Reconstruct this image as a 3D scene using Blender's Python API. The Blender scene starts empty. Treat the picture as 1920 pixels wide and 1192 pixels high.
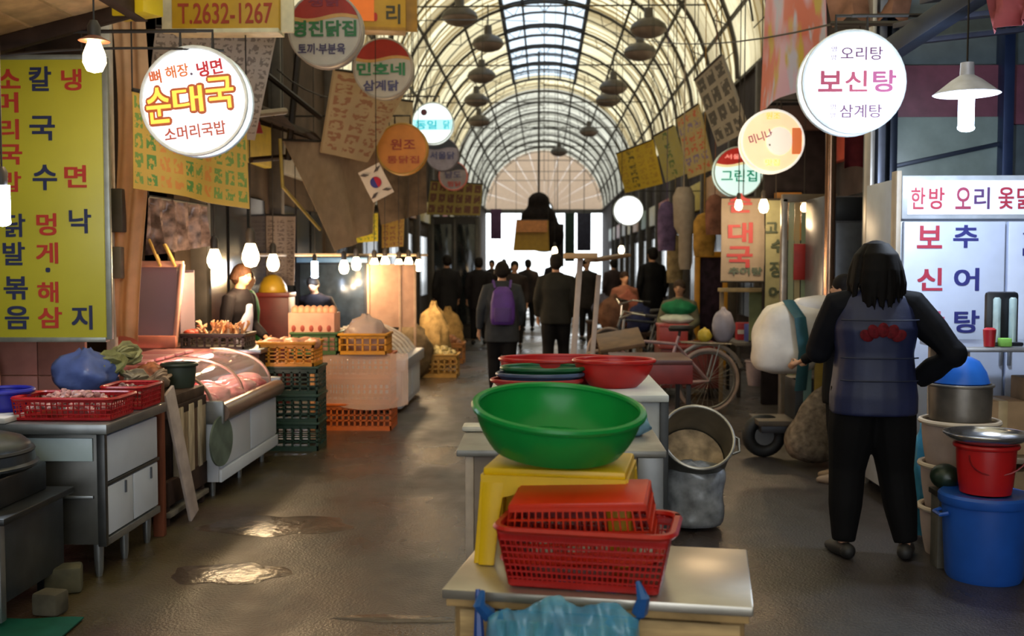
import bpy, bmesh, math, random
from mathutils import Vector, Matrix, Euler
random.seed(7)
scene = bpy.context.scene
col = scene.collection
PI = math.pi
def R(a): return math.radians(a)

# ---------------------------------------------------------------- camera
FPX = 2000.0
CAMZ = 1.5
pitch = math.atan(101/FPX)
yaw = math.atan((60/FPX)/(math.cos(pitch)+0.0505*math.sin(pitch)))
cam_d = bpy.data.cameras.new('camera')
cam = bpy.data.objects.new('camera', cam_d); col.objects.link(cam)
cam.location = (0, 0, CAMZ)
cam.rotation_euler = (PI/2-pitch, 0, yaw)
cam_d.sensor_width = 36; cam_d.lens = 36*FPX/1920
cam_d.clip_start = .05; cam_d.clip_end = 400
cam_d.dof.use_dof = True; cam_d.dof.focus_distance = 4.6; cam_d.dof.aperture_fstop = 3.2
scene.camera = cam
CM = Euler((PI/2-pitch, 0, yaw)).to_matrix()
def ray(px, py): return CM @ Vector(((px-960)/FPX, -(py-596)/FPX, -1))
def at(px, py, Y):
    d = ray(px, py); return Vector((0, 0, CAMZ)) + d*(Y/d.y)
def flo(px, py):
    d = ray(px, py); return Vector((0, 0, CAMZ)) + d*(-CAMZ/d.z)
def S(n, Y): return n*Y/FPX

# ---------------------------------------------------------------- world and exposure
world = bpy.data.worlds.new('world'); scene.world = world; world.use_nodes = True
wn = world.node_tree.nodes; wl = world.node_tree.links
bg = wn['Background']
bg.inputs['Color'].default_value = (0.90, 0.96, 1.0, 1); bg.inputs['Strength'].default_value = 2.6
scene.view_settings.view_transform = 'Standard'
scene.view_settings.look = 'None'
scene.view_settings.gamma = 1
scene.view_settings.use_curve_mapping = False
scene.view_settings.exposure = 0.28

# ---------------------------------------------------------------- materials
def lin(h):
    h = h.lstrip('#'); o = []
    for i in (0, 2, 4):
        c = int(h[i:i+2], 16)/255
        o.append(c/12.92 if c <= .04045 else ((c+.055)/1.055)**2.4)
    return o
MC = {}
def M(hexc, rough=.6, metal=0, var=.14, scale=9, bump=0, emit=0, alpha=1, trans=0, bscale=60, emitc=None, stretch=None):
    key = (hexc, rough, metal, var, scale, bump, emit, alpha, trans, bscale, emitc, stretch)
    if key in MC: return MC[key]
    m = bpy.data.materials.new('mat_%d' % len(MC)); m.use_nodes = True
    n = m.node_tree.nodes; l = m.node_tree.links; b = n['Principled BSDF']
    c = lin(hexc)
    b.inputs['Roughness'].default_value = rough; b.inputs['Metallic'].default_value = metal
    if rough >= .7 and not metal: b.inputs['Specular IOR Level'].default_value = .15
    tc = n.new('ShaderNodeTexCoord'); vec = tc.outputs['Object']
    if stretch:
        mp = n.new('ShaderNodeMapping'); mp.inputs['Scale'].default_value = stretch
        l.new(vec, mp.inputs['Vector']); vec = mp.outputs['Vector']
    if var > 0:
        no = n.new('ShaderNodeTexNoise'); no.inputs['Scale'].default_value = scale; no.inputs['Detail'].default_value = 4
        l.new(vec, no.inputs['Vector'])
        mx = n.new('ShaderNodeMix'); mx.data_type = 'RGBA'
        mr = n.new('ShaderNodeMapRange'); mr.inputs['From Min'].default_value = .3; mr.inputs['From Max'].default_value = .7
        l.new(no.outputs['Fac'], mr.inputs['Value']); l.new(mr.outputs['Result'], mx.inputs['Factor'])
        mx.inputs['A'].default_value = [x*(1-var*1.6) for x in c]+[1]
        mx.inputs['B'].default_value = [min(1, x*(1+var)) for x in c]+[1]
        l.new(mx.outputs['Result'], b.inputs['Base Color'])
    else:
        b.inputs['Base Color'].default_value = c+[1]
    if bump:
        nb = n.new('ShaderNodeTexNoise'); nb.inputs['Scale'].default_value = bscale; nb.inputs['Detail'].default_value = 3
        l.new(vec, nb.inputs['Vector'])
        bp = n.new('ShaderNodeBump'); bp.inputs['Strength'].default_value = bump; bp.inputs['Distance'].default_value = .01
        l.new(nb.outputs['Fac'], bp.inputs['Height']); l.new(bp.outputs['Normal'], b.inputs['Normal'])
    if emit:
        b.inputs['Emission Color'].default_value = lin(emitc or hexc)+[1]; b.inputs['Emission Strength'].default_value = emit
    if alpha < 1: b.inputs['Alpha'].default_value = alpha
    if trans:
        tr = n.new('ShaderNodeBsdfTranslucent'); tr.inputs['Color'].default_value = c+[1]
        ms = n.new('ShaderNodeMixShader'); ms.inputs['Fac'].default_value = trans
        l.new(b.outputs[0], ms.inputs[1]); l.new(tr.outputs[0], ms.inputs[2])
        l.new(ms.outputs[0], n['Material Output'].inputs['Surface'])
    MC[key] = m
    return m
def glassy(hexc, clear=.75, rough=.08, tint=None):
    key = ('glassy', hexc, clear, rough, tint)
    if key in MC: return MC[key]
    m = bpy.data.materials.new('mat_glass_%d' % len(MC)); m.use_nodes = True
    n = m.node_tree.nodes; l = m.node_tree.links; b = n['Principled BSDF']
    b.inputs['Base Color'].default_value = lin(hexc)+[1]; b.inputs['Roughness'].default_value = rough
    t = n.new('ShaderNodeBsdfTransparent'); t.inputs['Color'].default_value = (lin(tint) if tint else [1, 1, 1])+[1]; ms = n.new('ShaderNodeMixShader'); ms.inputs['Fac'].default_value = clear
    l.new(b.outputs[0], ms.inputs[1]); l.new(t.outputs[0], ms.inputs[2]); l.new(ms.outputs[0], n['Material Output'].inputs['Surface'])
    MC[key] = m
    return m
def printed(base, inks, cols=6, rows=8, rough=.6, trans=0, fill=.5, axis='col'):
    """cloth or board printed with columns of small coloured characters too far off to read (uses the UV map)"""
    m = bpy.data.materials.new('mat_print_%d' % len(MC)); m.use_nodes = True; MC[('p', len(MC))] = m
    n = m.node_tree.nodes; l = m.node_tree.links; b = n['Principled BSDF']; b.inputs['Roughness'].default_value = rough
    def math_(op, a, c=None):
        x = n.new('ShaderNodeMath'); x.operation = op
        for i, q in enumerate((a, c)):
            if q is None: continue
            if isinstance(q, (int, float)): x.inputs[i].default_value = q
            else: l.new(q, x.inputs[i])
        return x.outputs[0]
    uv = n.new('ShaderNodeUVMap'); sp = n.new('ShaderNodeSeparateXYZ'); l.new(uv.outputs[0], sp.inputs[0])
    U, V = math_('MULTIPLY', sp.outputs[0], cols), math_('MULTIPLY', sp.outputs[1], rows)
    fu = math_('ABSOLUTE', math_('SUBTRACT', math_('FRACT', U), .5)); fv = math_('ABSOLUTE', math_('SUBTRACT', math_('FRACT', V), .5))
    cell = math_('MULTIPLY', math_('LESS_THAN', fu, .36), math_('LESS_THAN', fv, .38))
    cb = n.new('ShaderNodeCombineXYZ'); l.new(math_('MULTIPLY', U, 3.1), cb.inputs[0]); l.new(math_('MULTIPLY', V, 3.1), cb.inputs[1])
    no = n.new('ShaderNodeTexNoise'); no.inputs['Scale'].default_value = 1.0; no.inputs['Detail'].default_value = 2; l.new(cb.outputs[0], no.inputs['Vector'])
    mask = math_('MULTIPLY', cell, math_('GREATER_THAN', no.outputs['Fac'], fill))
    mg = math_('MULTIPLY', math_('GREATER_THAN', sp.outputs[1], .06), math_('LESS_THAN', sp.outputs[1], .95)); mask = math_('MULTIPLY', mask, mg)
    wn_ = n.new('ShaderNodeTexWhiteNoise'); wn_.noise_dimensions = '1D'; l.new(math_('FLOOR', U if axis == 'col' else V), wn_.inputs['W'])
    cur = None
    for i, ink in enumerate(inks):
        if i == 0: src = lin(ink)+[1]; continue
        mx = n.new('ShaderNodeMix'); mx.data_type = 'RGBA'; l.new(math_('GREATER_THAN', wn_.outputs['Value'], i/len(inks)), mx.inputs['Factor'])
        if cur is None: mx.inputs['A'].default_value = src
        else: l.new(cur, mx.inputs['A'])
        mx.inputs['B'].default_value = lin(ink)+[1]; cur = mx.outputs['Result']
    nb_ = n.new('ShaderNodeTexNoise'); nb_.inputs['Scale'].default_value = 3; l.new(uv.outputs[0], nb_.inputs['Vector'])
    bs = n.new('ShaderNodeMix'); bs.data_type = 'RGBA'; l.new(nb_.outputs['Fac'], bs.inputs['Factor']); bc = lin(base); bs.inputs['A'].default_value = [x*.8 for x in bc]+[1]; bs.inputs['B'].default_value = [min(1, x*1.15) for x in bc]+[1]
    fm = n.new('ShaderNodeMix'); fm.data_type = 'RGBA'; l.new(mask, fm.inputs['Factor']); l.new(bs.outputs['Result'], fm.inputs['A'])
    if cur is None: fm.inputs['B'].default_value = lin(inks[0])+[1]
    else: l.new(cur, fm.inputs['B'])
    out = fm.outputs['Result']; l.new(out, b.inputs['Base Color'])
    if trans:
        tr = n.new('ShaderNodeBsdfTranslucent'); l.new(out, tr.inputs['Color'])
        ms = n.new('ShaderNodeMixShader'); ms.inputs['Fac'].default_value = trans
        l.new(b.outputs[0], ms.inputs[1]); l.new(tr.outputs[0], ms.inputs[2]); l.new(ms.outputs[0], n['Material Output'].inputs['Surface'])
    return m

def blotched(base, inks, rough=.4, trans=.2):
    """vinyl with large soft patches of print; inks: (colour, u scale, v scale, threshold)"""
    m = bpy.data.materials.new('mat_blotch_%d' % len(MC)); m.use_nodes = True; MC[('b', len(MC))] = m
    n = m.node_tree.nodes; l = m.node_tree.links; b = n['Principled BSDF']; b.inputs['Roughness'].default_value = rough
    uv = n.new('ShaderNodeUVMap'); cur = None
    for i, (ink_, su, sv, thr) in enumerate(inks):
        mp = n.new('ShaderNodeMapping'); mp.inputs['Scale'].default_value = (su, sv, 1); mp.inputs['Location'].default_value = (i*3.7+.4, i*1.9, 0); l.new(uv.outputs[0], mp.inputs[0])
        no = n.new('ShaderNodeTexNoise'); no.inputs['Scale'].default_value = 1; no.inputs['Detail'].default_value = 3; l.new(mp.outputs[0], no.inputs['Vector'])
        mr = n.new('ShaderNodeMapRange'); mr.inputs['From Min'].default_value = thr; mr.inputs['From Max'].default_value = thr+.1; l.new(no.outputs['Fac'], mr.inputs['Value'])
        mx = n.new('ShaderNodeMix'); mx.data_type = 'RGBA'; l.new(mr.outputs['Result'], mx.inputs['Factor'])
        if cur is None: mx.inputs['A'].default_value = lin(base)+[1]
        else: l.new(cur, mx.inputs['A'])
        mx.inputs['B'].default_value = lin(ink_)+[1]; cur = mx.outputs['Result']
    l.new(cur, b.inputs['Base Color']); tr = n.new('ShaderNodeBsdfTranslucent'); l.new(cur, tr.inputs['Color'])
    ms = n.new('ShaderNodeMixShader'); ms.inputs['Fac'].default_value = trans
    l.new(b.outputs[0], ms.inputs[1]); l.new(tr.outputs[0], ms.inputs[2]); l.new(ms.outputs[0], n['Material Output'].inputs['Surface'])
    return m
TMP = bpy.data.scenes.new('tmp')
def evaluated(t):
    """mesh of a temporary object with its modifiers applied, made in a side scene"""
    TMP.collection.objects.link(t)
    with bpy.context.temp_override(scene=TMP, view_layer=TMP.view_layers[0]):
        dg = bpy.context.evaluated_depsgraph_get(); dg.update()
        me = bpy.data.meshes.new_from_object(t.evaluated_get(dg))
    bpy.data.objects.remove(t); return me
# ---------------------------------------------------------------- mesh builder
def fin(me, smooth=True, ang=40):
    if smooth:
        me.polygons.foreach_set('use_smooth', [True]*len(me.polygons))
        me.set_sharp_from_angle(angle=R(ang))
    me.update(); return me
class MB:
    def __init__(s): s.v = []; s.f = []
    def add(s, vs, fs):
        o = len(s.v); s.v += [Vector(p) for p in vs]; s.f += [[i+o for i in f] for f in fs]; return s
    def box(s, c, d, rot=None, taper=None):
        x, y, z = d[0]/2, d[1]/2, d[2]/2; t = taper or (1, 1)
        vs = [(-x*t[0], -y*t[1], -z), (x*t[0], -y*t[1], -z), (x*t[0], y*t[1], -z), (-x*t[0], y*t[1], -z), (-x, -y, z), (x, -y, z), (x, y, z), (-x, y, z)]
        m = Euler(rot).to_matrix() if rot else Matrix.Identity(3)
        return s.add([m @ Vector(p) + Vector(c) for p in vs], [(3, 2, 1, 0), (4, 5, 6, 7), (0, 1, 5, 4), (1, 2, 6, 5), (2, 3, 7, 6), (3, 0, 4, 7)])
    def bar(s, a, b, w, h=None):
        a = Vector(a); b = Vector(b); h = h or w; d = (b-a); L = d.length; d.normalize()
        up = Vector((0, 0, 1)) if abs(d.z) < .95 else Vector((1, 0, 0))
        sx = d.cross(up).normalized(); sz = sx.cross(d).normalized(); vs = []
        for p in (a, b):
            for i, j in ((-1, -1), (1, -1), (1, 1), (-1, 1)): vs.append(p+sx*(i*w/2)+sz*(j*h/2))
        return s.add(vs, [(3, 2, 1, 0), (4, 5, 6, 7), (0, 1, 5, 4), (1, 2, 6, 5), (2, 3, 7, 6), (3, 0, 4, 7)])
    def tube(s, pts, r, seg=8, caps=True, flat=1.0):
        pts = [Vector(p) for p in pts]; n = len(pts); rs = r if isinstance(r, (list, tuple)) else [r]*n
        o = len(s.v); prev = None
        for i, p in enumerate(pts):
            d = (pts[min(i+1, n-1)]-pts[max(i-1, 0)]).normalized()
            if prev is None:
                up = Vector((0, 0, 1)) if abs(d.z) < .9 else Vector((0, 1, 0)); a = d.cross(up).normalized()
            else:
                a = (prev - d*prev.dot(d)).normalized()
            prev = a; b = d.cross(a).normalized()
            for k in range(seg):
                t = 2*PI*k/seg; s.v.append(p + a*(math.cos(t)*rs[i]) + b*(math.sin(t)*rs[i]*flat))
        for i in range(n-1):
            for k in range(seg):
                k2 = (k+1) % seg; s.f.append([o+i*seg+k, o+i*seg+k2, o+(i+1)*seg+k2, o+(i+1)*seg+k])
        if caps:
            s.f.append([o+k for k in range(seg)][::-1]); s.f.append([o+(n-1)*seg+k for k in range(seg)])
        return s
    def ring(s, c, rad, r, axis='z', seg=28, ts=6):
        c = Vector(c); pts = []
        for k in range(seg):
            t = 2*PI*k/seg
            p = {'z': (math.cos(t), math.sin(t), 0), 'y': (math.cos(t), 0, math.sin(t)), 'x': (0, math.cos(t), math.sin(t))}[axis]
            pts.append(Vector(p))
        ax = {'z': Vector((0, 0, 1)), 'y': Vector((0, 1, 0)), 'x': Vector((1, 0, 0))}[axis]
        o = len(s.v)
        for p in pts:
            for j in range(ts):
                u = 2*PI*j/ts; s.v.append(c + p*(rad+r*math.cos(u)) + ax*(r*math.sin(u)))
        for k in range(seg):
            k2 = (k+1) % seg
            for j in range(ts):
                j2 = (j+1) % ts; s.f.append([o+k*ts+j, o+k2*ts+j, o+k2*ts+j2, o+k*ts+j2])
        return s
    def lathe(s, prof, seg=32, c=(0, 0, 0), sx=1, sy=1):
        o = len(s.v); n = len(prof)
        for r, z in prof:
            for k in range(seg):
                t = 2*PI*k/seg; s.v.append(Vector((c[0]+max(r, 1e-4)*math.cos(t)*sx, c[1]+max(r, 1e-4)*math.sin(t)*sy, c[2]+z)))
        for i in range(n-1):
            for k in range(seg):
                k2 = (k+1) % seg; s.f.append([o+i*seg+k, o+i*seg+k2, o+(i+1)*seg+k2, o+(i+1)*seg+k])
        if prof[0][0] > 1e-3 and prof[0] != prof[-1]: s.f.append([o+k for k in range(seg)][::-1])
        if prof[-1][0] > 1e-3 and prof[0] != prof[-1]: s.f.append([o+(n-1)*seg+k for k in range(seg)])
        return s
    def ell(s, c, r, seg=12, rings=8, rot=None):
        m = Euler(rot).to_matrix() if rot else Matrix.Identity(3)
        o = len(s.v); c = Vector(c)
        if not isinstance(r, (list, tuple)): r = (r, r, r)
        s.v.append(c+m @ Vector((0, 0, -r[2])))
        for i in range(1, rings):
            ph = -PI/2+PI*i/rings
            for k in range(seg):
                t = 2*PI*k/seg; s.v.append(c+m @ Vector((r[0]*math.cos(ph)*math.cos(t), r[1]*math.cos(ph)*math.sin(t), r[2]*math.sin(ph))))
        s.v.append(c+m @ Vector((0, 0, r[2]))); top = len(s.v)-1
        for k in range(seg):
            k2 = (k+1) % seg; s.f.append([o, o+1+k2, o+1+k]); s.f.append([top, o+1+(rings-2)*seg+k, o+1+(rings-2)*seg+k2])
        for i in range(rings-2):
            for k in range(seg):
                k2 = (k+1) % seg; a = o+1+i*seg; b = a+seg; s.f.append([a+k, a+k2, b+k2, b+k])
        return s
    def loft(s, rings, seg=16, p=2.0):
        """rings: (x, y, z, rx, ry) closed super-ellipses stacked, capped"""
        o = len(s.v); n = len(rings)
        for (x, y, z, rx, ry) in rings:
            for k in range(seg):
                t = 2*PI*k/seg; ct, st = math.cos(t), math.sin(t)
                s.v.append(Vector((x+rx*math.copysign(abs(ct)**(2/p), ct), y+ry*math.copysign(abs(st)**(2/p), st), z)))
        for i in range(n-1):
            for k in range(seg):
                k2 = (k+1) % seg; s.f.append([o+i*seg+k, o+i*seg+k2, o+(i+1)*seg+k2, o+(i+1)*seg+k])
        s.f.append([o+k for k in range(seg)][::-1]); s.f.append([o+(n-1)*seg+k for k in range(seg)])
        return s
    def sheet(s, fn, nu, nv, th=(0, .004, 0)):
        o = len(s.v); th = Vector(th); w = nu+1; N = w*(nv+1)
        P = [Vector(fn(i/nu, j/nv)) for j in range(nv+1) for i in range(nu+1)]
        s.v += P; s.v += [p+th for p in P]
        for j in range(nv):
            for i in range(nu):
                a = o+j*w+i; s.f.append([a, a+1, a+w+1, a+w]); b = a+N; s.f.append([b, b+w, b+w+1, b+1])
        def side(idx):
            for a, b in zip(idx, idx[1:]): s.f.append([o+a, o+a+N, o+b+N, o+b])
        side(list(range(w))); side([nv*w+i for i in range(w)][::-1]); side([j*w for j in range(nv+1)][::-1]); side([j*w+nu for j in range(nv+1)])
        return s
    def prism(s, poly, y0, y1):
        """polygon in x,z extruded along y"""
        o = len(s.v); n = len(poly)
        s.v += [Vector((x, y0, z)) for x, z in poly]+[Vector((x, y1, z)) for x, z in poly]
        s.f.append([o+i for i in range(n)]); s.f.append([o+n+i for i in range(n)][::-1])
        for i in range(n):
            j = (i+1) % n; s.f.append([o+i, o+n+i, o+n+j, o+j])
        return s
    def map(s, fn): s.v = [Vector(fn(p)) for p in s.v]; return s
    def mesh(s, name, bevel=0, smooth=True, ang=40):
        me = bpy.data.meshes.new(name); me.from_pydata([tuple(v) for v in s.v], [], s.f)
        bm = bmesh.new(); bm.from_mesh(me); bmesh.ops.recalc_face_normals(bm, faces=bm.faces)
        if bevel: bmesh.ops.bevel(bm, geom=bm.edges[:], offset=bevel, segments=2, affect='EDGES', profile=.5, clamp_overlap=True)
        bm.to_mesh(me); bm.free()
        return fin(me, smooth, ang)
    def build(s, name, mat, parent=None, loc=None, rot=None, bevel=0, smooth=True, ang=40, label=None, stuff=False):
        return obj(name, s.mesh(name, bevel, smooth, ang), mat, parent, loc, rot, label, stuff)
    def soft(s, name, mat, parent=None, voxel=.02, it=6, label=None, dec=0):
        """fuse all the overlapping volumes into one continuous surface"""
        me = s.mesh(name, smooth=False); t = bpy.data.objects.new('tmp', me)
        md = t.modifiers.new('r', 'REMESH'); md.mode = 'VOXEL'; md.voxel_size = voxel
        if it: sm = t.modifiers.new('s', 'SMOOTH'); sm.factor = .5; sm.iterations = it
        nm = evaluated(t); nm.name = name; bpy.data.meshes.remove(me)
        return obj(name, fin(nm, True, 80), mat, parent, None, None, label)
def obj(name, me, mat, parent=None, loc=None, rot=None, label=None, stuff=False):
    if not me.materials: me.materials.append(mat)
    o = bpy.data.objects.new(name, me); col.objects.link(o)
    if parent: o.parent = parent
    if loc is not None: o.location = loc
    if rot is not None: o.rotation_euler = rot
    if label: o['label'] = label
    if stuff: o['kind'] = 'stuff'
    return o
def tag(o, label, cat, group=None, kind=None):
    if label: o['label'] = label
    if cat: o['category'] = cat
    if group: o['group'] = group
    if kind: o['kind'] = kind
    return o
def thing(name, label, cat, loc=(0, 0, 0), rotz=0, group=None, rot=None):
    o = bpy.data.objects.new(name, None); col.objects.link(o); o.empty_display_size = .1
    o.location = loc; o.rotation_euler = rot or (0, 0, rotz)
    return tag(o, label, cat, group)
def solo(mb, name, mat, label, cat, loc=(0, 0, 0), rotz=0, group=None, rot=None, bevel=0, smooth=True, stuff=False, ang=40):
    o = mb.build(name, mat, None, loc, rot or (0, 0, rotz), bevel, smooth, ang)
    return tag(o, label, cat, group, 'stuff' if stuff else None)
def struct(o): o['kind'] = 'structure'; return o
def copy_tree(o, parent=None):
    c = o.copy(); col.objects.link(c); c.parent = parent
    for ch in o.children: copy_tree(ch, c)
    return c
TC = {}
def text(parent, s, cx, cz, w, h, mat, y=-.004, bold=.02, rotz=0, name='lettering', tilt=0, ext=.0015):
    """flat lettering facing -Y, fitted to w x h about (cx, cz) of the parent"""
    key = (s, bold)
    if key not in TC:
        cu = bpy.data.curves.new('t', 'FONT'); cu.body = s; cu.size = 1; cu.extrude = .01; cu.resolution_u = 4
        me = evaluated(bpy.data.objects.new('tmp', cu))
        # heavier strokes: the same letter laid over itself with tiny shifts
        base = [tuple(v.co) for v in me.vertices]; bf = [list(p.vertices) for p in me.polygons]; V_ = []; F_ = []
        nd = 0 if bold <= 0 else (4 if bold < .05 else 10)
        for c_, (dx, dy) in enumerate([(0, 0)]+[(bold*math.cos(2*PI*(i+.5)/nd), bold*math.sin(2*PI*(i+.5)/nd)) for i in range(nd)]):
            o_ = len(V_); V_ += [(x+dx, y+dy, z+c_*.002) for x, y, z in base]; F_ += [[i+o_ for i in f] for f in bf]
        xs = [v[0] for v in V_] or [0, 1]; ys = [v[1] for v in V_] or [0, 1]
        x0, x1, y0, y1 = min(xs), max(xs), min(ys), max(ys)
        TC[key] = [((x-(x0+x1)/2)/(x1-x0), (y-(y0+y1)/2)/(y1-y0), z) for x, y, z in V_], F_
        bpy.data.meshes.remove(me)
    vs, fs = TC[key]; me = bpy.data.meshes.new(name)
    c, sn = math.cos(tilt), math.sin(tilt)
    P = []
    for x, z, d in vs:
        X, Z = x*w, z*h; P.append((cx+X*c-Z*sn, y-d/.01*ext, cz+X*sn+Z*c))
    me.from_pydata(P, [], fs); me.update()
    return obj(name, me, mat, parent)
# ================================================================ the setting
# floor: worn wet asphalt
def floor_mat():
    m = bpy.data.materials.new('wet_asphalt'); m.use_nodes = True
    n = m.node_tree.nodes; l = m.node_tree.links; b = n['Principled BSDF']
    tc = n.new('ShaderNodeTexCoord'); V = tc.outputs['Object']
    def noise(sc, det=5, rough=.55, st=None):
        x = n.new('ShaderNodeTexNoise'); x.inputs['Scale'].default_value = sc; x.inputs['Detail'].default_value = det; x.inputs['Roughness'].default_value = rough
        if st:
            mp = n.new('ShaderNodeMapping'); mp.inputs['Scale'].default_value = st; l.new(V, mp.inputs['Vector']); l.new(mp.outputs[0], x.inputs['Vector'])
        else: l.new(V, x.inputs['Vector'])
        return x.outputs['Fac']
    def mr(v, a, b_, c=0, d=1):
        x = n.new('ShaderNodeMapRange'); x.inputs['From Min'].default_value = a; x.inputs['From Max'].default_value = b_; x.inputs['To Min'].default_value = c; x.inputs['To Max'].default_value = d
        l.new(v, x.inputs['Value']); return x.outputs['Result']
    def mix(f, a, c):
        x = n.new('ShaderNodeMix'); x.data_type = 'RGBA'; l.new(f, x.inputs['Factor'])
        for k, q in (('A', a), ('B', c)):
            if isinstance(q, str): x.inputs[k].default_value = lin(q)+[1]
            else: l.new(q, x.inputs[k])
        return x.outputs['Result']
    c = mix(mr(noise(.6), .35, .65), '#37312d', '#4b352b')
    c = mix(mr(noise(2.2, 6, .65, (1, .5, 1)), .45, .7), c, '#2b2928')
    sx = n.new('ShaderNodeSeparateXYZ'); l.new(V, sx.inputs[0])
    left = mr(sx.outputs['X'], -1.15, -2.0)
    ad = n.new('ShaderNodeMath'); ad.operation = 'MULTIPLY'; l.new(left, ad.inputs[0]); l.new(mr(noise(1.3), .35, .6), ad.inputs[1])
    c = mix(ad.outputs[0], c, '#4a4029')
    c = mix(mr(noise(28, 3, .7), .55, .75, 0, .4), c, '#51473f')
    right = mr(sx.outputs['X'], .8, 1.3)
    rr = n.new('ShaderNodeMath'); rr.operation = 'MULTIPLY'; l.new(right, rr.inputs[0]); rr.inputs[1].default_value = .7
    c = mix(rr.outputs[0], c, '#333132')
    l.new(c, b.inputs['Base Color'])
    l.new(mr(noise(.9, 4, .6, (1, .6, 1)), .38, .62, .16, .55), b.inputs['Roughness'])
    bp = n.new('ShaderNodeBump'); bp.inputs['Strength'].default_value = .35; bp.inputs['Distance'].default_value = .012
    ma = n.new('ShaderNodeMath'); ma.operation = 'ADD'; l.new(noise(7, 4), ma.inputs[0]); l.new(noise(70, 3), ma.inputs[1])
    l.new(ma.outputs[0], bp.inputs['Height']); l.new(bp.outputs['Normal'], b.inputs['Normal'])
    return m
mb = MB(); mb.box((0, 40, -.05), (60, 110, .1))
struct(mb.build('floor', floor_mat(), smooth=False))
# walls of the shop rows
WX = 3.2; Y0 = -8; Y1 = 58; SPR = 4.4; RAD = 3.12
wm_l = M('#4a3d33', .8, var=.35, scale=1.6, bump=.3); wm_r = M('#40383a', .8, var=.35, scale=1.4, bump=.3)
for nm, sx, m in (('wall_left', -1, wm_l), ('wall_right', 1, wm_r)):
    w = MB(); w.box((sx*(WX+.07), (9+Y1)/2, SPR/2+.04), (.26, Y1-9, SPR+.08)); w.box((sx*(WX+.1), (Y0+9)/2, SPR-.35), (.2, 9-Y0, .7))
    w.box((sx*(WX+1.3), (Y0+9)/2, SPR/2), (.2, 9-Y0, SPR)); w.box((sx*(WX+.7), 9.1, SPR/2), (1.4, .2, SPR)); w.box((sx*(WX+.75), (Y0+9)/2, SPR-.75), (1.3, 9-Y0, .1))
    w = struct(w.build(nm, m, smooth=False))
    # shop fronts told apart along the wall: shutters, doors, posts
    y = 9.5; k = 0
    cols = ['#6e6a62', '#3a302b', '#7c6a50', '#55606a', '#2e2a2a', '#8a7a63']
    while y < 50:
        L = 2.6+.5*math.sin(k*2.3)
        q = MB(); q.box((sx*(WX-.03), y+L/2, 1.25), (.06, L*.84, 2.3)); q.build('shop_front', M(cols[(k*2+(sx > 0)) % 6], .6, var=.2), w, bevel=.01)
        for j in range(3):
            q = MB(); q.box((sx*(WX-.075), y+L/2+(j-1)*L*.28, 1.45), (.03, L*.24, 1.5)); q.build('pane', M('#23262b', .15, var=.3, scale=3), w)
        q = MB(); q.box((sx*(WX-.12), y-.02, 2.2), (.16, .14, 4.3)); q.build('post', M('#4d4640', .6), w, bevel=.01)
        q = MB(); q.box((sx*(WX-.08), y+L/2, 2.85), (.12, L*.9, .55)); q.build('sign_board', M(['#b9a13a', '#8f8a80', '#9b4438', '#c5bda5', '#5a7a63', '#b07a35'][(k+(sx > 0)*2) % 6], .5), w, bevel=.01)
        y += L+.15; k += 1
def roofz(x): return SPR+math.sqrt(max(.01, (RAD-.01)**2-x*x)) if abs(x) < RAD-.1 else SPR
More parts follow.
